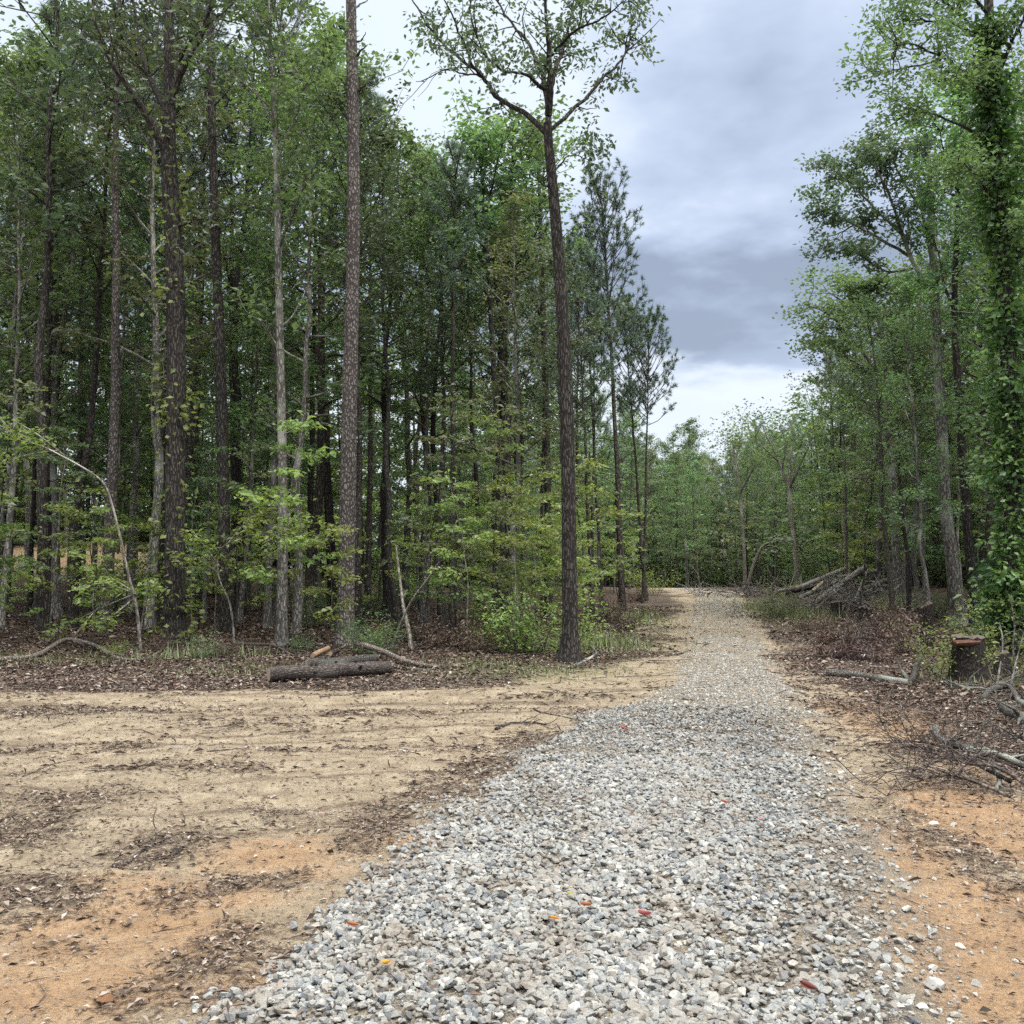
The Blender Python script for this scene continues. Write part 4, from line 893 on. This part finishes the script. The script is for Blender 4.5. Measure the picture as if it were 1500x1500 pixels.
for k, (px, py, i, sc, lb) in enumerate([(1215, 945, 0, .8, 'reddish dead bush spreading onto the drive edge'), (1190, 925, 1, .8, 'low brown dead bush beside pale green bush'), (1255, 945, 1, .8, 'brown dead bush heaped over grey sticks'), (1300, 950, 0, 1.1, 'large reddish dead bush before the dark stump'),
        (1335, 960, 2, 1.0, 'tall reddish dead bush beside the bright leafy bush'), (1290, 925, 0, .8, 'dead bush of grey-brown stalks behind reddish ones'), (1325, 930, 0, 1.0, 'dense dead bush between dark stump and log pile'), (1230, 965, 1, .9, 'low flattened dead bush at the road verge'), (1275, 970, 1, 1.0, 'low dead bush just behind the lichen-grey log'),
        (895, 915, 0, .9, 'purplish dead bush under the pines by the road bend'), (915, 925, 1, .8, 'small dead bush at the verge under the rounded airy pine'), (330, 968, 0, .6, 'rusty dead bush behind the fallen branch, near forked oak'), (245, 955, 1, .7, 'rusty dead bush at the foot of the forked oak'), (655, 955, 1, 1.0, 'brown dead bush in shade below the bright bushes'), (700, 962, 1, 1.1, 'wide brown dead bush in shade before twin trunks'), (930, 880, 1, 1.0, 'brown dead bush at the verge under the leaning pine')]):
    bush_at(px, py, 'dead', i, sc, lb, 'dead bushes', 'dead bush', 'dead_bush')

# ------------------------------------------------------------------ logs, stumps, sticks
def log(label, A, B, rad, bark=BDEAD, cut=CUTG, cat='log', name='log', group=None, seed=1, bend=.0, knots=2, lift=None):
    rng = np.random.default_rng(seed); A = np.asarray(A, float); B = np.asarray(B, float); O = (A + B) / 2; r = empty(name, O)
    n = 14; t = np.linspace(0, 1, n)[:, None]; P = A * (1 - t) + B * t - O; P = P + np.sin(t * math.pi) * np.array([0, 0, bend]) + np.cumsum(rng.normal(0, rad * .06, (n, 3)), 0)
    g = Geo(); rr = rad * (1 - .15 * t[:, 0]) * (1 + rng.normal(0, .03, n)); tube(g, P, rr, 14, .5, rough=.05, rng=rng)
    for k in range(knots):
        s = rng.uniform(.15, .85); d = rng.normal(0, 1, 3); d[2] = abs(d[2]); dirn = nrm(np.cross(B - A, d)); dirn[2] = abs(dirn[2]); q = at(P, s); tube(g, [q, q + dirn * rad * 1.15, q + dirn * rad * 1.5], [rad * .3, rad * .22, rad * .12], 7, .5, cap=True)
    g.build('bark', bark, r, True)
    for q, d in ((P[0], P[0] - P[1]), (P[-1], P[-1] - P[-2])):
        c = Geo(); rad_ = rr[0] if q is P[0] else rr[-1]; d = nrm(d); tube(c, [q - d * .03, q + d * .004], [rad_ * .985, rad_ * .94], 16, .5, cap=True, rough=.02, rng=rng); c.build('cut_face', cut, r)
    return tag(r, label, cat, group)
def gp(px, py, up=0.0):
    p = G(px, py); z = float(h(np.array([p[0]]), np.array([p[1]]))[0]); return np.array([p[0], p[1], z + up])
a, b = gp(393, 998), gp(578, 990); rl = 11.5 / F * a[1]
log('thick bark-covered log lying alone in front on the forest edge', a + [0, 0, rl * .85], b + [0, 0, rl * .8], rl, BLOG, CUTG, seed=2, knots=4)
a, b = gp(448, 979), gp(553, 974); log('shorter grey log lying just behind the thick one', a + [0, 0, .04], b + [0, 0, .05], .095, BWEATH, CUTG, seed=3)
a, b = gp(458, 972), gp(480, 966); log('short split chunk with fresh pale orange wood on the logs', a + [0, 0, .06], b + [0, 0, .15], .05, wood_mat('split_wood', (.15, .095, .062), (.29, .195, .125)), CUT, 'wood chunk', 'wood_chunk', seed=4, knots=0)
a, b = gp(484, 972), gp(494, 968); log('stubby dark offcut beside the pale split chunk', a + [0, 0, .1], b + [0, 0, .13], .05, BDARK, CUT, 'wood chunk', 'wood_chunk', seed=5, knots=0)
def stick(label, px, rads, bark=BDEAD, seed=1, twigs=0, tl=.4, lift=.5, name='fallen_branch', cat='branch', z=None, side=()):
    """a fallen branch lying along ground points (optionally lifted by z metres at each)"""
    rng = np.random.default_rng(seed); pts = [gp(*p) for p in px]
    if z is not None:
        for p, q in zip(pts, z): p[2] += q
    P = np.array(pts); O = P.mean(0); r = empty(name, O); r0 = rads[0]; Q = smooth_path(P, 5 * len(P)); rr = np.linspace(rads[0], rads[1], len(Q))
    gz = h(Q[:, 0], Q[:, 1]) + rr * lift; Q[:, 2] = np.maximum(Q[:, 2], gz); Q = Q - O + np.cumsum(rng.normal(0, r0 * .1, Q.shape), 0) * [1, 1, .3]
    g = Geo(); tube(g, Q, rr, 9, .5, cap=True, rough=.07, rng=rng)
    for k in range(twigs):
        s = rng.uniform(.2, 1); d = nrm(at(Q, min(1, s + .1)) - at(Q, s - .1)) + rng.normal(0, .75, 3); d[2] = abs(d[2]) * .6 + .05
        T = limb(at(Q, s), d, tl * rng.uniform(.5, 1.4), 6, rng, -.08, .2); T[:, 2] = np.maximum(T[:, 2], h(T[:, 0] + O[0], T[:, 1] + O[1]) - O[2] + .01); tube(g, T, np.linspace(max(rads[1] * .6, .004), .002, 6), 5, rng.random())
        if rng.random() < .7: U = limb(T[3], T[-1] - T[2] + rng.normal(0, tl * .4, 3), tl * .5, 4, rng, -.05, .2); tube(g, U, np.linspace(.004, .0015, 4), 4, rng.random())
    g.build('bark', bark, r, True)
    return tag(r, label, cat)
stick('long pale fallen branch lying along the front of the woods', [(-60, 972), (0, 967), (50, 963), (85, 954), (105, 951), (140, 955), (175, 964), (212, 965), (235, 958)], (.055, .03), BDEAD, 71, 5, .6, z=[0, .02, .05, .12, .14, .1, .04, .02, .05])
stick('thin dead branch propped from the long fallen branch', [(104, 951), (140, 925), (160, 912)], (.022, .008), BGREY, 72, 2, z=[.12, .5, .65])
stick('curved brown branch lying before the pale grey tree', [(345, 950), (375, 950), (400, 954), (425, 962), (440, 966)], (.035, .018), BDEAD, 73, 3, z=[.1, .08, .06, .02, .02])
stick('straight dead pole leaning down beside the tall pine', [(522, 966), (560, 972), (600, 980), (640, 983)], (.055, .03), BDEAD, 74, 3, .3, z=[.22, .15, .06, .02])
stick('thin dead pole lying next to the thick log end', [(575, 982), (610, 985), (645, 988)], (.03, .018), BDEAD, 75, 2)
stick('short dark stick lying in front of the thick log', [(520, 1008), (552, 1000), (585, 994)], (.022, .012), BDARK, 76, 1, .2)
stick('straight thin stick on pale sand below the thick log', [(468, 1022), (500, 1020), (532, 1017)], (.013, .008), BDEAD, 77)
stick('knobbly forked stick at the foot of the lone roadside oak', [(842, 978), (858, 972), (874, 966), (865, 957)], (.03, .018), BGREY, 78, 2, .3, z=[0, .03, .06, .1])
stick('dark bent stick lying on sand beside the gravel', [(726, 1071), (748, 1065), (770, 1063), (800, 1064)], (.018, .008), BDARK, 79, 4, .35)
stick('thin forked twig at the gravel edge behind the bent stick', [(782, 1042), (790, 1050), (812, 1053), (850, 1060)], (.012, .005), BDARK, 80, 3, .3)
stick('thin dark stick lying across the sandy road', [(975, 962), (1000, 959), (1012, 958)], (.02, .012), BDARK, 81, 1, .2)
stick('dark slab of peeled bark among dead leaves', [(166, 1274), (190, 1255), (215, 1240), (242, 1232)], (.016, .009), BDEAD, 82, 5, .2, name='bark_slab', cat='bark slab')
stick('lichen-grey log lying along the verge before dead bushes', [(1212, 990), (1250, 992), (1290, 997), (1332, 1003)], (.062, .05), BWEATH, 83, 2, .4, lift=.8, name='log', cat='log')
stick('dark forked limb rising from the end of the lichen-grey log', [(1335, 1003), (1342, 990), (1348, 975)], (.045, .028), BDARK, 84, 2, .3, z=[.05, .15, .25])
stick('short pale snag jutting up behind the lichen-grey log', [(1330, 1000), (1322, 990), (1316, 982)], (.03, .014), BWEATH, 85, 0, z=[.05, .1, .17])
stick('short grey limb with split white end before the big stump', [(1386, 1005), (1402, 1008), (1416, 1012)], (.05, .035), BWEATH, 86, 5, .5, lift=.8)
stick('long straight pale stick lying on litter across the verge', [(1400, 1057), (1440, 1062), (1475, 1074), (1512, 1084)], (.011, .007), BPALE, 87)
stick('crooked pale limb with upturned fork at the edge of view', [(1438, 1026), (1452, 1016), (1480, 1014), (1492, 1030), (1515, 1048)], (.042, .03), BWEATH, 88, 7, .6, lift=.9, z=[0, .05, .06, .02, 0])
stick('thick mossy limb lying behind the crooked pale limb', [(1472, 1046), (1490, 1056), (1515, 1066)], (.065, .055), BWEATH, 89, 2, .4, lift=.8)
stick('dark branch slanting up from litter beside the big stump', [(1424, 1002), (1450, 985), (1478, 966)], (.03, .018), BDARK, 90, 4, .5, z=[.02, .2, .42])
stick('upright crooked white branch by the edge of the big stump', [(1458, 1016), (1464, 1000), (1470, 975), (1462, 950)], (.018, .01), BWEATH, 91, 4, .5, z=[0, .15, .5, .8])
for k, (lb, px, r, zz) in enumerate([('forked grey branch lying past the crooked pale limb', [(1462, 1030), (1478, 1040), (1500, 1036), (1520, 1044)], (.03, .015), None), ('thin grey limb lying across litter below the big stump', [(1405, 1022), (1430, 1030), (1462, 1028)], (.02, .01), None), ('wiry grey branch sticking up past the small brown stump', [(1480, 1012), (1490, 990), (1502, 965)], (.018, .008), [.03, .25, .55]),
        ('grey limb half hidden behind the crooked pale limb', [(1455, 1010), (1480, 1002), (1515, 1000)], (.035, .025), [.02, .08, .1]), ('short grey branch under the dark slanting branch', [(1418, 1010), (1440, 1004), (1468, 1006)], (.022, .012), None), ('bent grey branch lying at the litter edge above the heap', [(1452, 1082), (1475, 1078), (1500, 1090), (1520, 1094)], (.024, .014), None)]):
    stick(lb, px, r, BWEATH, 120 + k, 6, .45, lift=.9, z=zz)
# tangled branches thrown down at the right of the drive
stick('thick grey forked limb, stoutest in the branch heap on orange clay', [(1372, 1078), (1378, 1088), (1396, 1095), (1425, 1108), (1460, 1112), (1510, 1132)], (.034, .026), BWEATH, 92, 6, .5, lift=1.2, z=[.1, .04, .05, .06, .05, .05])
stick('long dark limb lying under the stout grey limb', [(1318, 1096), (1345, 1101), (1385, 1106), (1415, 1112)], (.018, .012), BDARK, 93, 14, .45, z=[.02, .03, .03, .02])
stick('twiggy branch spreading toward the gravel from the heap', [(1480, 1160), (1440, 1145), (1400, 1122), (1350, 1105), (1305, 1098)], (.018, .005), BDARK, 94, 26, .55, z=[.06, .1, .12, .1, .05])
stick('arched twiggy branch on top of the heap', [(1500, 1170), (1460, 1152), (1415, 1150), (1370, 1130), (1320, 1108)], (.016, .004), BTWIG, 95, 28, .55, z=[.1, .14, .16, .14, .08])
stick('pair of parallel thin limbs running out of view over clay', [(1430, 1112), (1465, 1112), (1500, 1120), (1530, 1126)], (.02, .018), BDEAD, 96, 6, .35, z=[.03, .04, .04, .04])
stick('drooping twig cluster at the low side of the heap', [(1480, 1180), (1430, 1165), (1385, 1160), (1340, 1160), (1290, 1180)], (.013, .003), BTWIG, 97, 28, .5, z=[.05, .09, .1, .06, .02])
stick('wiry twigs in the middle of the branch heap', [(1470, 1140), (1420, 1130), (1370, 1135), (1330, 1150)], (.012, .004), BTWIG, 98, 26, .52, z=[.08, .12, .1, .04])
stick('short pale broken limb at the far side of the heap', [(1452, 1140), (1462, 1152), (1458, 1164)], (.022, .014), BWEATH, 99, 2, .2, z=[.12, .06, .03])

# log pile behind the verge
ZL = 31.0
def L3(px, py, dz=0.0): return W(px, py, ZL + dz)
def pile():
    rows = [('long straight pale log slanting down the front of the pile', (1192, 884), (1267, 829), .085, BPALE, 0, 1.0), ('pale grey log second behind the long slanting one', (1165, 862), (1240, 832), .06, BPALE, 1.2, 1.6), ('dark log lying low across the back of the pile', (1150, 868), (1246, 848), .07, BDARK, 1.6, 1.4),
            ('grey log half buried in the middle of the pile', (1172, 875), (1232, 850), .055, BGREY, .8, .7), ('dark leaning log standing highest behind the pile', (1278, 850), (1297, 800), .07, BDARK, 1.5, 1.8), ('short pale broken log poking out of the pile', (1190, 866), (1208, 852), .05, CUTG, .2, .3),
            ('grey log crossing under the long slanting one', (1225, 862), (1262, 888), .05, BGREY, .3, -.2), ('pale stick stuck upright in the near end of the pile', (1252, 882), (1268, 838), .04, BPALE, -.2, .2), ('split grey log at the top of the pile', (1228, 846), (1285, 835), .06, BDEAD, 1.2, .8), ('thin pale log lowest at the front of the pile', (1196, 892), (1215, 875), .04, BPALE, -.4, -.2),
            ('brown log sloping against the oak behind the pile', (1240, 875), (1300, 850), .07, BDEAD, 1.0, 1.2), ('thin grey log tipped over at the far end of the pile', (1140, 866), (1190, 858), .05, BGREY, 2.5, 2.2)]
    for k, (lb, a, b, r, bk, d0, d1) in enumerate(rows): log(lb, L3(*a, d0), L3(*b, d1), r * 1.2, bk, CUTG, group='logs of the pile', seed=300 + k, knots=1)
    rng = np.random.default_rng(9); g = Geo(); O = gp(1245, 893); O = np.array([L3(1245, 880)[0], ZL, 0]); O[2] = float(h(O[:1], O[1:2])[0])
    for k in range(400):
        p = np.clip(rng.normal(0, 1, 3), -1.7, 1.7) * [1.25, .7, .28]; p[2] = abs(p[2]) * np.exp(-(p[0] / 1.6) ** 2) * 2.1; B = limb(p, rng.normal(0, 1, 3) * [1, .7, .5], rng.uniform(.3, 1.1), 5, rng, -.02, .18); B[:, 2] = np.maximum(B[:, 2], .02); tube(g, B, np.linspace(rng.uniform(.008, .03), .004, 5), 5, rng.random())
    r = empty('brush_heap', O); g.build('branches', BPALE, r, True); tag(r, 'tangle of grey roots and branches heaped under the logs of the pile', 'brush heap')
    g = Geo(); O = gp(1272, 945)
    for k in range(150):
        p = rng.normal(0, 1, 3) * [.3, .3, .1]; p[2] = abs(p[2]); B = limb(p, rng.normal(0, 1, 3) * [1, .8, .8] + [0, 0, .3], rng.uniform(.2, .7), 5, rng, -.06, .25); tube(g, B, np.linspace(rng.uniform(.005, .018), .003, 5), 5, rng.random())
    r = empty('brush_heap', O); g.build('branches', BGREY, r, True); tag(r, 'small grey heap of bare roots among reddish dead bushes', 'brush heap')
    for j, (px, py, sx, n, lb, bk) in enumerate([(1120, 862, 1.6, 200, 'low grey brush heap at the far side near the road crest', BGREY), (1175, 858, 1.5, 200, 'low reddish brush heap at the far end of the log pile', BDEAD)]):
        g = Geo(); O = np.array([W(px, py, 41)[0], 41., 0]); O[2] = float(h(O[:1], O[1:2])[0])
        for k in range(n):
            p = np.clip(rng.normal(0, 1, 3), -1.7, 1.7) * [sx, .8, .2]; p[2] = abs(p[2]); B = limb(p, rng.normal(0, 1, 3) * [1, .8, .5] + [0, 0, .3], rng.uniform(.4, 1.3), 5, rng, -.04, .2); tube(g, B, np.linspace(rng.uniform(.008, .025), .005, 5), 4, rng.random())
        r = empty('brush_heap', O); g.build('branches', bk, r, True); tag(r, lb, 'brush heap')
pile()

def stump(label, px, py, wpx, hpx, seed, bark=BSTUMP, cut=CUTR, tilt=0, slab=False):
    rng = np.random.default_rng(seed); p = gp(px, py); d = p[1]; R0 = wpx * .5 / F * d; H = hpx / F * d; r = empty('stump', p, rng.random() * 0)
    k = 22; th = np.arange(k) * 2 * math.pi / k; g = Geo(); rg = 1 + .09 * np.sin(th * 3 + seed) + .06 * np.sin(th * 5 + 2 * seed) + rng.normal(0, .02, k)
    rows = []
    for z, f in ((-.08, 1.55), (.0, 1.35), (.06 * H / .4, 1.18), (.16 * H / .4, 1.06), (.6 * H, 1.0), (H * .97, .98)):
        top = tilt * np.cos(th) * R0 * (z > .5 * H)
        rows.append(np.stack([np.cos(th) * R0 * f * (1 + (rg - 1) * (1.8 if z < .1 else 1)), np.sin(th) * R0 * f * rg, np.full(k, z) + top + rng.normal(0, .006 + .012 * (z > .9 * H), k)], 1))
    V = np.concatenate(rows); n = len(rows); i = np.arange(n - 1)[:, None] * k; j = np.arange(k)[None]; jn = (j + 1) % k
    q = np.stack([i + j, i + jn, i + k + jn, i + k + j], -1).reshape(-1, 4); g.add(V, np.concatenate([q[:, [0, 1, 2]], q[:, [0, 2, 3]]])); g.build('bark', bark, r, True)
    c = Geo(); top = rows[-1] * [.97, .97, 1]; ring = top * [.55, .55, 1]; ring[:, 2] += rng.normal(.015, .012, k); cen = ring.mean(0)
    side = top.copy(); side[:, 2] -= .05
    V = np.concatenate([side, top + [0, 0, .006], ring, cen[None]]); jj = np.arange(k); jm = (jj + 1) % k; T = []
    for o in (0, k): T += [np.stack([o + jj, o + jm, o + k + jm], 1), np.stack([o + jj, o + k + jm, o + k + jj], 1)]
    T.append(np.stack([2 * k + jj, 2 * k + jm, np.full(k, 3 * k)], 1)); c.add(V, np.concatenate(T)); c.build('cut_face', CUTD, r)
    if slab:
        s = Geo(); P = np.array([[-R0 * 1.15, -R0 * .75, H * .86], [-R0 * .3, -R0 * .98, H * .88], [R0 * .35, -R0 * .9, H * .9]]); 
        for o in np.linspace(0, .5, 5): tube(s, P + [0, o * R0 * .9, rng.normal(0, .006)], [.035, .045, .03], 7, .5, cap=True, rough=.15, rng=rng)
        s.build('splintered_lip', CUTR, r)
    return tag(r, label, 'stump', 'stumps of felled trees')
stump('big dark stump with reddish splintered lip, beside the bright leafy bush', 1420, 998, 44, 66, 1, slab=True)
stump('dark broken stump taller than wide among reddish dead bushes', 1358, 945, 17, 62, 2, BSTUMP, CUTR, .5)
stump('small brown stump at the edge of view past the big stump', 1468, 990, 22, 32, 3, BSTUMP, CUTR, .2)
stump('brown stump just in front of the log pile', 1225, 905, 16, 22, 4, BSTUMP, CUTR, .1)
stump('dark low stump between log pile and reddish dead bushes', 1268, 912, 18, 18, 5, BSTUMP, CUTR, -.1)
stump('blackened stump with slanted top behind the broken stump', 1352, 912, 15, 26, 6, BSTUMP, CUTR, .6)

# single stones and bright leaves one can point at
def rock(label, px, py, size, col, seed):
    rng = np.random.default_rng(seed); T = stone_templates(rng, 1, 18)[0]; p = gp(px, py); size = size * .85; g = Geo(); g.add(T[0] * size * np.array([1.1, .9, .95]), T[1]); o = g.build('rock', plain('rock_' + label.split()[0], col), None); o.location = p + [0, 0, size * .35]; return tag(o, label, 'rock')
rock('rusty brown fist-sized rock on orange clay', 155, 1466, .042, (.17, .09, .045), 1)
rock('whitish flat stone among reddish dead bushes', 1268, 965, .11, (.55, .56, .52), 2)
rock('pale pebble sitting on clay beside the twig heap', 1368, 1210, .035, (.58, .54, .46), 3)
rock('grey block of stone at the gravel edge over clay', 1368, 1452, .05, (.36, .35, .33), 4)
rock('creamy flat stone near the bottom of the clay verge', 1408, 1392, .035, (.55, .5, .42), 5)
rock('white quartz chip on leaf litter beside the rusty rock', 285, 1462, .02, (.68, .65, .62), 6)
def fallen_leaf(label, px, py, size, col, rz, trans=.2):
    p = gp(px, py); n = 9; t = np.linspace(0, 1, n); w = np.sin(np.pi * t ** .8) ** .8 * size * .3; g = Geo(); z = .25 * size * (t - .5) ** 2 * 2
    V = np.concatenate([np.stack([t * size - size / 2, w, z + w * .35], 1), np.stack([t * size - size / 2, -w, z + w * .35], 1), np.stack([t * size - size / 2, 0 * t, z], 1)]); i = np.arange(n - 1); T = []
    for o in (0, n): T += [np.stack([o + i, o + i + 1, 2 * n + i + 1], 1), np.stack([o + i, 2 * n + i + 1, 2 * n + i], 1)]
    g.add(V, np.concatenate(T)); o = g.build('fallen_leaf', plain('fallen_' + label.split()[0], col, .5), None, True); o.location = p + [0, 0, .05 if px > 500 else .015]; o.rotation_euler = (.25, .2, rz); return tag(o, label, 'leaf', 'fallen leaves on the drive')
for lb, px, py, s, c, rz in [('crimson curled leaf lying among bluish stones', 944, 1378, .085, (.24, .06, .06), .7), ('yellow-orange leaf with pale tip on the gravel near bottom', 565, 1455, .065, (.55, .28, .04), 1.2), ('small orange leaf between grey stones', 812, 1384, .045, (.5, .2, .04), .2), ('lime-yellow tiny leaf on gravel', 835, 1346, .035, (.4, .42, .06), .5), ('red leaf at the far end of the thick gravel', 914, 1075, .09, (.35, .05, .03), .3),
        ('rust brown leaf lying at the gravel corner by orange clay', 516, 1388, .06, (.3, .11, .05), .1), ('maroon broad leaf lying near the bottom of the drive', 1185, 1484, .07, (.15, .05, .04), -.6), ('dull red leaf pair tucked in stones up the drive', 1063, 1200, .06, (.28, .09, .06), -.3), ('pinkish leaf on pale stones up the drive', 1115, 1228, .055, (.45, .2, .17), .5), ('orange-brown leaf tucked beside crimson curled leaf', 858, 1362, .07, (.28, .1, .05), .6)]:
    fallen_leaf(lb, px, py, s, c, rz)

label_wild()

# far forest mass behind every tree one can tell apart
def far_woods():
    rng = np.random.default_rng(50); tg, cg = Geo(), Geo()
    for k in range(230):
        a = rng.uniform(-.62, .66) if k < 110 else rng.uniform(-.01, .36); d = rng.uniform(66, 84) if a < -.02 else rng.uniform(94, 112); x, y = d * math.sin(a) * 1.0, d * math.cos(a)
        if a > .3: x, y = rng.uniform(30, 60), rng.uniform(52, 100)
        L = PROTO['hardwood']; t = L[int(rng.choice([0, 1, 2, 2, 4, 4, 5, 6]))]; s = rng.uniform(.78, 1.0) if a > -.02 else rng.uniform(.42, .6); r = rng.random() * 6.28; M = np.array([[math.cos(r), -math.sin(r), 0], [math.sin(r), math.cos(r), 0], [0, 0, 1]]) * s
        o = (x, y, float(h(np.array([x]), np.array([y]))[0])); tg.merge(t[2], M, o); cg.merge(t[3], M, o)
    for k in range(620):
        a = rng.uniform(-.64, .68); d = rng.uniform(54, 74) if a < .0 else rng.uniform(84, 106); x, y = d * math.sin(a), d * math.cos(a)
        if a > .28: x, y = (lambda q, e: (q * math.sin(e), q * math.cos(e)))(rng.uniform(46, 80), rng.uniform(.3, .66))
        key = 'sapling' if rng.random() < .6 else 'shrub'; L = PROTO[key]; t = L[(2, 4, 0)[k % 3]] if key == 'sapling' else L[k % 4]; s = rng.uniform(1.1, 2.1) * (1.7 if key == 'shrub' else 1); r = rng.random() * 6.28; M = np.array([[math.cos(r), -math.sin(r), 0], [math.sin(r), math.cos(r), 0], [0, 0, 1]]) * s
        o = (x, y, float(h(np.array([x]), np.array([y]))[0])); tg.merge(t[2], M, o); cg.merge(t[3], M, o)
    for k in range(170):
        a = rng.uniform(.0, .36); d = rng.uniform(82, 92); x, y = d * math.sin(a), d * math.cos(a)
        t = PROTO['shrub'][k % 2] if k % 3 else PROTO['sapling'][2]; s = rng.uniform(2.0, 3.2) if k % 3 else rng.uniform(.9, 1.5); r = rng.random() * 6.28; M = np.array([[math.cos(r), -math.sin(r), 0], [math.sin(r), math.cos(r), 0], [0, 0, 1]]) * s
        o = (x, y, float(h(np.array([x]), np.array([y]))[0])); tg.merge(t[2], M, o); cg.merge(t[3], M, o)
    r = empty('far_woods', (0, 0, 0)); tg.build('trunks', BDARK, r, True); cg.build('foliage', LEAF, r); tag(r, 'solid mass of forest closing the view behind all nearer trees', 'woods', kind='stuff')
    for c in r.children: c['kind'] = 'stuff'
far_woods()

# ------------------------------------------------------------------ sky, sun, camera
SUN_EL, SUN_AZ = R(56), R(140)             # azimuth measured clockwise from the view direction
def sky():
    w = bpy.data.worlds.new('World'); SC.world = w; w.use_nodes = True; nt = w.node_tree; nt.nodes.clear(); k = NT(nt)
    s = k.n('ShaderNodeTexSky', sky_type='NISHITA'); s.sun_disc = False; s.sun_elevation = SUN_EL; s.sun_rotation = SUN_AZ; s.air_density = 1.2; s.dust_density = 2
    g = k.n('ShaderNodeTexCoord').outputs['Generated']; sx = k.n('ShaderNodeSeparateXYZ'); k.l(g, sx.inputs[0])
    zz = k.math('ADD', k.math('MAXIMUM', sx.outputs[2], 0.0), .16)
    cv = k.n('ShaderNodeCombineXYZ'); k.l(k.math('DIVIDE', sx.outputs[0], zz), cv.inputs[0]); k.l(k.math('DIVIDE', sx.outputs[1], zz), cv.inputs[1])
    mp = k.n('ShaderNodeMapping'); k.l(cv.outputs[0], mp.inputs[0]); mp.inputs['Location'].default_value = (1.3, .2, 0); mp.inputs['Rotation'].default_value = (0, 0, R(20))
    n1 = k.noise(mp.outputs[0], .75, 6, .52); n2 = k.noise(mp.outputs[0], 2.2, 5, .55)
    f = k.math('MULTIPLY_ADD', n1, .62, k.math('MULTIPLY', n2, .38))
    f = k.math('MULTIPLY_ADD', f, 2.0, -.48)
    zn = k.math('ADD', sx.outputs[2], k.math('MULTIPLY_ADD', n2, .16, -.08))
    band = k.math('MULTIPLY', k.ss(zn, .19, .225), k.ss(zn, .36, .28)); f = k.math('SUBTRACT', f, k.math('SUBTRACT', k.math('MULTIPLY', band, .20), k.math('MULTIPLY', k.ss(sx.outputs[2], .30, .42), .13)))
    c = k.ramp(f, [(.28, (1.75, 2.1, 2.75)), (.42, (2.5, 2.95, 3.85)), (.54, (3.25, 3.75, 4.7)), (.68, (4.4, 4.9, 5.4))])
    # white strip under the cloud base near the horizon
    el = k.ss(zn, .215, .18); c = k.mix(k.math('MULTIPLY', el, .85), c, (4.7, 5.1, 5.6))
    c = k.mix(.93, s.outputs[0], c)
    # an overcast sky is brightest overhead
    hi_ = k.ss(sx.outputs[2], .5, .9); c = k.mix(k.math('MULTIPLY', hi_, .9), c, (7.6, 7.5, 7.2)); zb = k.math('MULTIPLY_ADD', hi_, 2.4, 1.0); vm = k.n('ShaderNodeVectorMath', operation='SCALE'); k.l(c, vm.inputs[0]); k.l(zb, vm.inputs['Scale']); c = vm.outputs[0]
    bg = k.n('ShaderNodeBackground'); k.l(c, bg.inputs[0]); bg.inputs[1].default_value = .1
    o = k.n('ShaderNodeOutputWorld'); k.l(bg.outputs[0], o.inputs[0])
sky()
sl = bpy.data.lights.new('sun', 'SUN'); sl.energy = 1.5; sl.angle = R(14); sl.color = (1, .965, .91); so = bpy.data.objects.new('sun', sl); COL.objects.link(so)
sd = np.array([math.sin(SUN_AZ) * math.cos(SUN_EL), math.cos(SUN_AZ) * math.cos(SUN_EL), math.sin(SUN_EL)])
so.rotation_euler = (R(90) - SUN_EL, 0, math.atan2(sd[0], -sd[1])); so.location = (0, 0, 40)
cam = bpy.data.cameras.new('camera'); cam.sensor_width = 36; cam.lens = 36 * F / 1500; cam.clip_start = .05; cam.clip_end = 2000
co = bpy.data.objects.new('camera', cam); COL.objects.link(co); co.location = (0, 0, CZ); co.rotation_euler = (R(90) + PIT, 0, 0); SC.camera = co
SC.render.engine = 'CYCLES'; SC.cycles.max_bounces = 7; SC.cycles.diffuse_bounces = 5; SC.cycles.glossy_bounces = 2; SC.cycles.transmission_bounces = 5
SC.cycles.use_denoising = False; SC.cycles.caustics_reflective = False; SC.cycles.caustics_refractive = False
SC.view_settings.view_transform = 'Standard'; SC.view_settings.look = 'None'; SC.view_settings.exposure = 1.05
